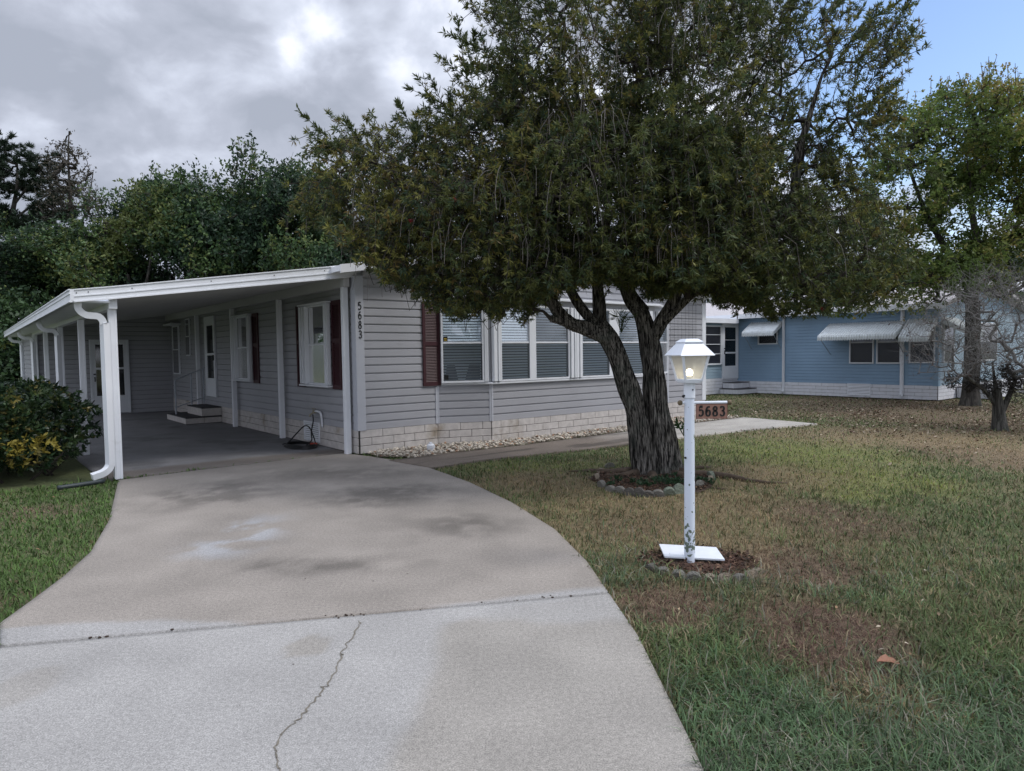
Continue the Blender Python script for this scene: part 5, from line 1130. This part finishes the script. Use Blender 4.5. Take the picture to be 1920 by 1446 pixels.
for (x, Y, k, s, lb) in BGL:
    ht = {-20: 7.4, 75: 6.9, 165: 8.0, 250: 9.6, 335: 10.0, 420: 10.1, 505: 10.2, 580: 10.0, 665: 9.0, -90: 8.6}[x]
    tr_, r_, lb_, h = protosT[k]; loc = (horiz(x, Y), Y, 0)
    if k not in made:
        made[k] = big_tree('leafy_tree', loc[:2], tr_, r_, lb_, 2100, 0, .17, .085, DKP, lb, gap=.33, gsc=.6, tw=8, sprd=.28, rt=.008, seed=20 + k, trans=.25, lp=4, group='trees lining the back of the lot', spk=60)
        made[k].scale = (s * .95, s * .95, ht / h * 1.0); made[k].rotation_euler = (0, 0, random.random() * 6)
    else: tree_copy(made[k], loc, random.random() * 6, s * .95, lb, ht / h)
# lower understory that closes the base of the line
us = []; 
for x in range(-6, 6): us.append((x * 3.0 + random.gauss(0, .4), random.gauss(0, .5), random.uniform(1.5, 2.4), 2.2, 1.5, random.uniform(2.0, 2.8), 1))
P = sample_lobes(us, 9000, .12, .6, 71, .8); P = P[P[:, 2] > 0]; n_ = fbm(P, .5, 77); V, F, C = leaves(P, unit(RNG.normal(size=P.shape)), 5, .2, .1, np.array(DKP)[np.clip((n_ * 4).astype(int), 0, 2)], 1, .1, 1.6)
o = link('understory', npmesh('understory', V, [F], C), MATS['leaf_25'], kind='stuff', label='dark thicket of undergrowth closing the foot of the tree line', cat='undergrowth'); o.location = (-18, 27.5, 0)
P = sample_lobes(us, 9000, .12, .6, 72, .8); P = P[P[:, 2] > 0]; V, F, C = leaves(P, unit(RNG.normal(size=P.shape)), 5, .2, .1, np.array(DKP)[np.clip((fbm(P, .5, 78) * 4).astype(int), 0, 2)], 1, .1, 1.6)
o = link('thicket', npmesh('thicket', V, [F], C), MATS['leaf_25'], kind='stuff', label='dark thicket standing behind the two houses', cat='undergrowth'); o.location = (10, 42, 0)
# trees behind the blue house and between the houses
for (x, Y, k, s, ht, lb) in ((1390, 40, 0, 1.1, 7.6, 'dark tree behind the blue house seen below the bottlebrush crown'), (1530, 42, 2, 1.1, 8.2, 'dark tree rising behind the blue house roof'), (1700, 44, 1, 1.1, 7.4, 'dark tree behind the roof of the blue house by the oak'), (1880, 46, 0, 1.1, 8.0, 'dark tree far right behind the oak'), (1060, 46, 2, 1.1, 8.0, 'dark tree hidden behind the big bottlebrush crown'), (800, 40, 1, 1.1, 8.8, 'dark tree behind the grey roof and the bottlebrush')):
    tree_copy(made[k], (horiz(x, Y), Y, 0), random.random() * 6, s, lb, ht / protosT[k][3])
# sparse bare tree and pine
sp_l = [(0, 0, 10.7, 1.5, 1.3, 1.9, 1), (-.9, 0, 9.6, .9, .9, 1.3, 1), (.9, 0, 9.6, .9, .9, 1.4, 1), (-.1, 0, 12.4, .5, .5, .9, .7)]
x_ = horiz(150, 34)
big_tree('sparse_tree', (x_, 34), [L3((0, 0, 0), (.1, 0, 4), (0, 0, 8), (-.1, 0, 11), (0, 0, 12.8)), L3((0, 0, 7.5), (.7, 0, 9), (1.1, 0, 10.8))], [[.2, .14, .09, .05, .02], [.06, .04, .02]], [(a, b_, c_ - .3, d, e2_, f_, g_) for (a, b_, c_, d, e2_, f_, g_) in sp_l], 380, 0, .11, .06, [[.05, .05, .035], [.07, .06, .04]], 'tall thin half bare tree standing above the tree line', gap=.25, tw=4, sprd=.12, rt=.012, seed=33, trans=.2, lp=3)
def pine():
    Y = 36; x = horiz(52, Y); T = empty('pine_tree', (x, Y, 0), 0, label='pine with rounded needle clusters at the left edge above the tree line', cat='tree')
    bk = MATS['grey_bark']; lb_ = [(1.2, 0, 11.2, 1.0, 1, .35, 1), (.1, 0, 11.9, .9, .9, .35, 1), (-1.2, 0, 11.2, 1.1, 1, .4, 1), (1.9, 0, 9.9, 1.1, .8, .45, 1), (-.6, 0, 10.2, 1., 1, .5, 1), (.8, 0, 10.4, .8, .8, .5, .8), (-1.6, 0, 8.6, 1.2, 1, .8, 1), (.2, 0, 8.2, 1.3, 1, .5, 1), (1.6, 0, 8.9, .9, 1, .4, 1)]
    tr_ = [L3((-1.2, 0, 0), (-.8, 0, 4), (-.5, 0, 8), (-.1, 0, 10), (0, 0, 11.4)), L3((-.4, 0, 8.4), (.6, 0, 9.2), (1.6, 0, 9.8)), L3((-.3, 0, 9.2), (.6, 0, 10.3), (1.1, 0, 11))]; r_ = [[.25, .2, .15, .08, .03], [.07, .05, .02], [.06, .05, .02]]
    V, F = trunk_mesh(list(zip(tr_, r_)), 10, .08, 3, 5, 6); link('trunk', npmesh('trunk', V, [F], smooth=True), bk, T)
    tg = sample_lobes(lb_, 130, .0, 1, 4, .7); B, par, tips, nf, fx, ends = skeleton(tr_, r_, tg, 4, .05, .06); V1, F1 = branch_mesh(B, par, tips, nf, fx, .016, .4, n=4); link('branches', npmesh('branches', V1, [F1]), bk, T)
    P = np.repeat(B[ends], 5, 0) + RNG.normal(size=(len(ends) * 5, 3)) * .22; V, F, C = leaves(P, np.tile([0, 0, 1.], (len(P), 1)) + RNG.normal(size=P.shape) * .4, 60, .28, .034, np.tile([.020, .036, .020], (len(P), 1)), 1.0, 0, .2); link('needles', npmesh('needles', V, [F], C), leafmat('needle', .15), T); T.scale = (1.05, 1.05, 1.05)
pine()

# ------------------------------------------------------------------ schefflera hedge on the left
HC = W(-4.9, 1.6); HG = empty('hedge', (HC[0], HC[1], 0), ROT, label='rounded dark green variegated hedge beside the carport post', cat='hedge')
hl = [(.42, -.30, .70, .98, .95, .64, 1.0), (-.3, -.45, .70, 1.1, .95, .66, 1.0), (-1.1, -.1, .68, 1.1, 1.1, .66, 1), (.55, .8, .74, .85, 1.1, .62, 1), (-.4, 1.4, .72, 1.2, 1.2, .62, 1), (.3, 2.8, .7, .9, 1.4, .58, 1), (-1.6, 1.2, .72, 1.0, 1.2, .66, .7), (.2, 4.4, .7, .9, 1.4, .58, .6)]
P = sample_lobes(hl, 8200, .0, 1, 91, .93); P = P[P[:, 2] > .04]
n_ = fbm(P, 2.5, 92); hp = np.array([[.016, .036, .018], [.026, .052, .022], [.042, .072, .026], [.080, .10, .032]]); c = hp[np.clip((n_ * 5.6 - 1.2 + RNG.normal(size=len(P)) * .7).astype(int), 0, 3)]
ang, fw = math.cos(-ROT), 0; Pw = np.stack([HC[0] + P[:, 0] * UW[0] + P[:, 1] * VW[0], HC[1] + P[:, 0] * UW[1] + P[:, 1] * VW[1], P[:, 2]], 1)
# photo column/row of each leaf tells where the yellow variegated branch sits on the bush
yc = W(-4.1, .55); yel = np.exp(-(((Pw[:, 0] - yc[0] + .02) / .46) ** 2 + ((Pw[:, 2] - .47) / .24) ** 2) ** 1.5) * (Pw[:, 1] < HC[1] - .35)
yc_ = (RNG.random(len(P)) < yel * .85); c[yc_] = np.array([.30, .25, .055]); c2 = RNG.random(len(P)) < .07; c[c2] = [.20, .17, .05]
D = unit(P - np.array([-.3, .8, .3]) + RNG.normal(size=P.shape) * .5 + [0, 0, .4])
V, F, C = leaves(P, D, 7, .085, .034, c, .95, .15, .15); link('foliage', npmesh('foliage', V, [F], C), leafmat('hedge_leaf', .2, .35), HG)
mb = MB()
for k in range(46):
    b = np.array([random.uniform(-1.8, .9), random.uniform(-.8, 3.5), -.02]); t = b + np.array([random.gauss(0, .35), random.gauss(0, .3), random.uniform(.5, 1.0)]); mb.tube(smooth_path([b, (b + t) / 2 + [random.gauss(0, .08), random.gauss(0, .08), 0], t], 3), [.018 - .0015 * j for j in range(7)], 5)
mb.build('stems', MATS['branch_bark'], HG)
DPP = [g(108, 915, .03), g(150, 909, .03), g(195, 902, .03)]
DP = empty('drain_pipe', (DPP[1][0], DPP[1][1], 0), 0, label='dark plastic drain pipe lying in the grass below the hedge', cat='pipe')
MB().tube([p - np.array([DPP[1][0], DPP[1][1], 0]) for p in smooth_path(DPP, 4)], .028, 10).build('pipe_run', mat('dark_pipe', (.035, .045, .05), .5, .2, 8), DP, smooth=True)

# ------------------------------------------------------------------ white landscaping rocks
def rocks():
    n = 9500; P = np.stack([RNG.uniform(-2.6, 6, n * 3), RNG.uniform(10, 17.5, n * 3)], 1)
    P = P[inpoly(P, ROCKP)][:n]; ico = bmesh.new(); bmesh.ops.create_icosphere(ico, subdivisions=1, radius=1); Vi = np.array([v.co for v in ico.verts]); Fi = np.array([[v.index for v in f.verts] for f in ico.faces]); ico.free()
    n = len(P); s = RNG.uniform(.013, .030, n); sc3 = np.stack([s * RNG.uniform(.8, 1.5, n), s * RNG.uniform(.7, 1.2, n), s * RNG.uniform(.5, .9, n)], 1); a = RNG.uniform(0, 6.3, n)
    Vv = Vi[None] * (1 + RNG.normal(size=(n, len(Vi), 1)) * .16) * sc3[:, None]; ca, sa_ = np.cos(a)[:, None], np.sin(a)[:, None]
    X = Vv[..., 0] * ca - Vv[..., 1] * sa_ + P[:, 0:1]; Y = Vv[..., 0] * sa_ + Vv[..., 1] * ca + P[:, 1:2]; Z = Vv[..., 2] + (RNG.uniform(.0, .045, n))[:, None]
    V = np.stack([X, Y, Z], -1).reshape(-1, 3); F = (Fi[None] + np.arange(n)[:, None, None] * len(Vi)).reshape(-1, 3)
    c = np.array([.50, .45, .38])[None] * RNG.uniform(.55, 1.25, (n, 1)); k = RNG.random(n) < .12; c[k] = c[k] * [.8, .55, .42]
    link('gravel', npmesh('gravel', V, [F], np.repeat(c, len(Vi), 0)), mat('rock', (1, 1, 1), .8, .15, 40, attr=True), kind='stuff', label='pale landscaping rocks along the foot of the front wall', cat='gravel')
    mb = MB(); mb.V = [(p[0], p[1], .004) for p in ROCKP]; mb.F = [list(range(len(ROCKP)))]; mb.build('rock_bed', mat('bed_soil', (.16, .13, .10), .95, .3, 30), kind='structure')
rocks()
# mulch discs
def disc(name, c, rx, ry, z, m, a0=0, a1=2 * PI, n=40):
    V = [(c[0], c[1], z + .02)]; 
    for k in range(n): t = a0 + (a1 - a0) * k / n; r = 1 + .06 * math.sin(5 * t) + .04 * math.sin(11 * t + 1); V.append((c[0] + rx * r * math.cos(t), c[1] + ry * r * math.sin(t), z - .01))
    F = [[0, k + 1, (k + 1) % n + 1] for k in range(n)]; me = bpy.data.meshes.new(name); me.from_pydata(V, [], F); link(name, me, m, kind='structure')
MUL = mat('mulch', (.060, .038, .026), .95, .45, 45, bump=1, bscale=70)
disc('tree_bed', BEDC, .74, .86, .0, MUL); disc('lamp_bed', LAMPC + [.08, .06], .36, .32, -.0, mat('red_mulch', (.085, .045, .032), .95, .4, 45, bump=1, bscale=70))

# ------------------------------------------------------------------ grass and litter
def blades():
    # polar sampling around the viewpoint area: density falls with distance
    n = 480000; ln = RNG.uniform(math.log(1.9), math.log(27), n); r = np.exp(ln); th = RNG.uniform(math.radians(-47), math.radians(44), n)
    P = np.stack([r * np.sin(th), r * np.cos(th)], 1)
    edge_j = RNG.normal(size=P.shape) * .008 + np.stack([fbm(P, 3.5, 201) - .5, fbm(P, 3.5, 202) - .5], 1) * .09; Q = P + edge_j
    k = ~inpoly(Q, DRIVEP) & ~inpoly(Q, WALK) & ~inpoly(Q, SLABP) & ~inpoly(P, ROCKP) & ~inpoly(P, HOUSEP) & ~inpoly(P, BLUEP)
    inbed = bed_r(P); inl = (((P - (LAMPC + [.08, .06])) / [.37, .33]) ** 2).sum(1) < 1
    k &= ~(inbed & (RNG.random(n) < .93)) & ~(inl & (RNG.random(n) < .80))
    uu, vv = UV(P); k &= ~((uu < -3.5) & (uu > -7) & (vv > .35) & (vv < 7)); k &= ~((uu > 24) & (vv < -2.4) & (vv > -6.4) & (RNG.random(n) < .9))
    P = P[k]; r = r[k]; inl = inl[k]; n = len(P)
    c, w_ = lawn_color(P); pick = RNG.random(n)
    cum = np.cumsum(w_ * 1.0, 1); ki = (pick[:, None] > cum).sum(1).clip(0, 4); pal = np.stack([CG, CR, CT, CY, CL]); c = pal[ki] * .75 + c * .25
    straw = RNG.random(n) < (.15 + .15 * (w_[:, 2] + w_[:, 1])); c[straw] = np.array([.20, .165, .10])
    far_ = sstep(r, 7, 14)[:, None]; c = c * (1 + .10 * far_)
    bluegreen = (fbm(P, .8, 99) + RNG.normal(size=n) * .12 > .54) & (r + RNG.normal(size=n) * 1.2 < 5.0) & (ki == 0) & (P[:, 0] > .6); c[bluegreen] = c[bluegreen] * [.9, 1.05, 1.35]
    left = (P[:, 0] < -2.8); c[left & (ki == 0)] = np.array([.075, .130, .034])
    c = c * RNG.uniform(.5, 1.5, (n, 1)) * (.72 + .56 * vnoise(P, 9, 71) + .25 * (vnoise(P, 3.3, 72) - .5))[:, None]; c[inl] = c[inl] * .5 + np.array([.12, .06, .04]) * .5
    hgt = (.024 + .026 * (ki == 0) + .03 * (vnoise(P, 2.1, 55) - .3) * (ki == 0)) * RNG.uniform(.6, 1.5, n); hgt += bluegreen * .022 * RNG.random(n)
    tall = (vnoise(P, 2.8, 66) > .70) & (RNG.random(n) < .3) & (ki != 1); hgt += tall * RNG.uniform(.02, .05, n)
    hgt = hgt * np.interp(r, [2, 6, 12, 27], [1.1, .95, .75, .7]); wd = (.0040 + .0016 * (ki == 0)) * np.interp(r, [2, 4, 8, 14, 27], [.85, 1.0, 1.5, 2.4, 5.]) * RNG.uniform(.7, 1.4, n)
    a = RNG.uniform(0, 2 * PI, n); lean = RNG.uniform(.3, 2.0, n) * (1 + .5 * (ki == 1)); hgt *= np.where(lean > 1.1, .75, 1); d = np.stack([np.cos(a), np.sin(a)], 1); s = np.stack([-d[:, 1], d[:, 0]], 1)
    b = np.concatenate([P, np.full((n, 1), -.022)], 1); s3 = np.concatenate([s, np.zeros((n, 1))], 1) * wd[:, None] * .5
    m_ = b + np.concatenate([d * (hgt * lean * .35)[:, None], (hgt * .62)[:, None]], 1); t_ = b + np.concatenate([d * (hgt * lean)[:, None], (hgt * (1.0 - .22 * (lean > 1)))[:, None]], 1)
    ok = ~(inpoly(t_[:, :2], DRIVEP) & (RNG.random(n) < .8)) & ~(inpoly(t_[:, :2], WALK) & (RNG.random(n) < .8)); b, s3, m_, t_, c = b[ok], s3[ok], m_[ok], t_[ok], c[ok]; n = len(b)
    V = np.stack([b - s3, b + s3, m_ + s3 * .9, m_ - s3 * .9, t_], 1).reshape(-1, 3); i = np.arange(n)[:, None] * 5
    F4 = i + np.array([[0, 1, 2, 3]]); F3 = i + np.array([[3, 2, 4]]); C = np.repeat(c, 5, 0)
    link('grass', npmesh('grass', V, [F4, F3], C), leafmat('grass_blade', .25, .7), kind='stuff', label='patchy green and brown lawn grass', cat='grass')
blades()
def litter(name, n, region, size, cols, label, zz=.012, flat=.35):
    P = region(n); n = len(P); Pz = np.concatenate([P, RNG.uniform(-.005, zz, (n, 1))], 1); a = RNG.uniform(0, 2 * PI, n)
    d = unit(np.stack([np.cos(a), np.sin(a), RNG.normal(size=n) * flat], 1)); nrm = unit(np.stack([RNG.normal(size=n) * flat, RNG.normal(size=n) * flat, np.ones(n)], 1)); s = unit(np.cross(d, nrm)); l = size * RNG.uniform(.5, 1.4, (n, 1)); w_ = l * RNG.uniform(.3, .6, (n, 1))
    V = np.stack([Pz, Pz + d * l * .5 + s * w_ * .5 + nrm * l * .08, Pz + d * l, Pz + d * l * .5 - s * w_ * .5 + nrm * l * .08], 1).reshape(-1, 3)
    c = np.array(cols)[RNG.integers(0, len(cols), n)] * RNG.uniform(.6, 1.35, (n, 1)); link(name, npmesh(name, V, [np.arange(len(V)).reshape(-1, 4)], np.repeat(c, 4, 0)), leafmat('litter', .1, .8), kind='stuff', label=label, cat='leaf litter')
def reg_right(n):
    c = np.array([11.2, 16.2]); P = c + RNG.normal(size=(n, 2)) * [4.4, 2.6]; P = P[fbm(P, .8, 111) + RNG.normal(size=n) * .06 > .46]; uu, vv = UV(P); return P[(~inpoly(P, BLUEP)) & (~inpoly(P, WALK)) & (~inpoly(P, HOUSEP)) & (uu < 19) & (vv < 4.5)]
litter('fallen_leaves', 17000, reg_right, .06, [[.10, .060, .04], [.13, .085, .055], [.065, .045, .032], [.34, .28, .21]], 'brown fallen leaves carpeting the lawn under the oak', .02, .5)
def reg_lawn(n):
    P = np.stack([RNG.uniform(-5.5, 11, n), RNG.uniform(2.4, 17, n)], 1); return P[(~inpoly(P, DRIVEP)) & (~inpoly(P, WALK)) & (~inpoly(P, SLABP)) & (~inpoly(P, HOUSEP))]
litter('scattered_leaves', 1500, reg_lawn, .032, [[.30, .22, .14], [.22, .14, .08], [.36, .31, .24]], 'small dry leaves scattered over the lawn', .03, .4)
def reg_bed(n):
    a = RNG.uniform(0, 2 * PI, n); r = np.sqrt(RNG.random(n)); P = BEDC + np.stack([np.cos(a) * r * .74, np.sin(a) * r * .85], 1); a = RNG.uniform(0, 2 * PI, n // 3); r = np.sqrt(RNG.random(n // 3)); Q = LAMPC + [.08, .08] + np.stack([np.cos(a) * r * .45, np.sin(a) * r * .34], 1); return np.concatenate([P, Q])
litter('bark_mulch', 5200, reg_bed, .035, [[.10, .055, .038], [.06, .035, .026], [.14, .085, .055], [.04, .028, .02]], 'reddish bark mulch around the tree and the lamp post', .02, .5)
def reg_drive(n):
    P = np.stack([RNG.uniform(-5, 1, n), RNG.uniform(2.4, 11, n)], 1); return P[inpoly(P, DRIVEP)]
litter('leaf_bits', 34, reg_drive, .022, [[.05, .035, .025], [.08, .06, .04]], 'tiny leaf fragments on the driveway', .006, .1)
# small weeds in the tree bed
P = BEDC + np.stack([RNG.normal(size=60) * .28 + .12, RNG.normal(size=60) * .14 - .35], 1); P = np.concatenate([P, np.full((60, 1), .03)], 1)
V, F, C = leaves(P, np.tile([0, 0, 1.], (60, 1)), 10, .055, .022, np.tile([.03, .065, .03], (60, 1)), 1.0, 0, .9); link('weeds', npmesh('weeds', V, [F], C), MATS['plant_leaf'], kind='stuff', label='low green weeds in the mulch at the foot of the trunk', cat='weeds')
# large dry leaf in the foreground lawn
lp_ = g(1660, 1250); LF = []
mb = MB(); pr = [(0, 0), (.022, .018), (.05, .028), (.062, .018), (.085, .022), (.115, .0), (.085, -.018), (.06, -.014), (.045, -.026), (.02, -.016)]
V = [(x, y, .035 + .012 * math.sin(x * 40) + abs(y) * .5) for x, y in pr]; V.append((.055, 0, .03)); F = [[i, (i + 1) % 10, 10] for i in range(10)]
me = bpy.data.meshes.new('dry_leaf'); me.from_pydata(V, [], F); o = link('dry_leaf', me, mat('dry_leaf', (.36, .19, .13), .8, .2, 60), None, label='large curled pinkish brown dry leaf in the foreground grass', cat='leaf'); o.location = (lp_[0] - .05, lp_[1], 0); o.rotation_euler = (.35, 0, -.1); o.modifiers.new('s', 'SOLIDIFY').thickness = .001

sc.render.engine = 'CYCLES'
sc.cycles.use_denoising = True
sc.cycles.max_bounces = 8; sc.cycles.transparent_max_bounces = 16; sc.cycles.diffuse_bounces = 3
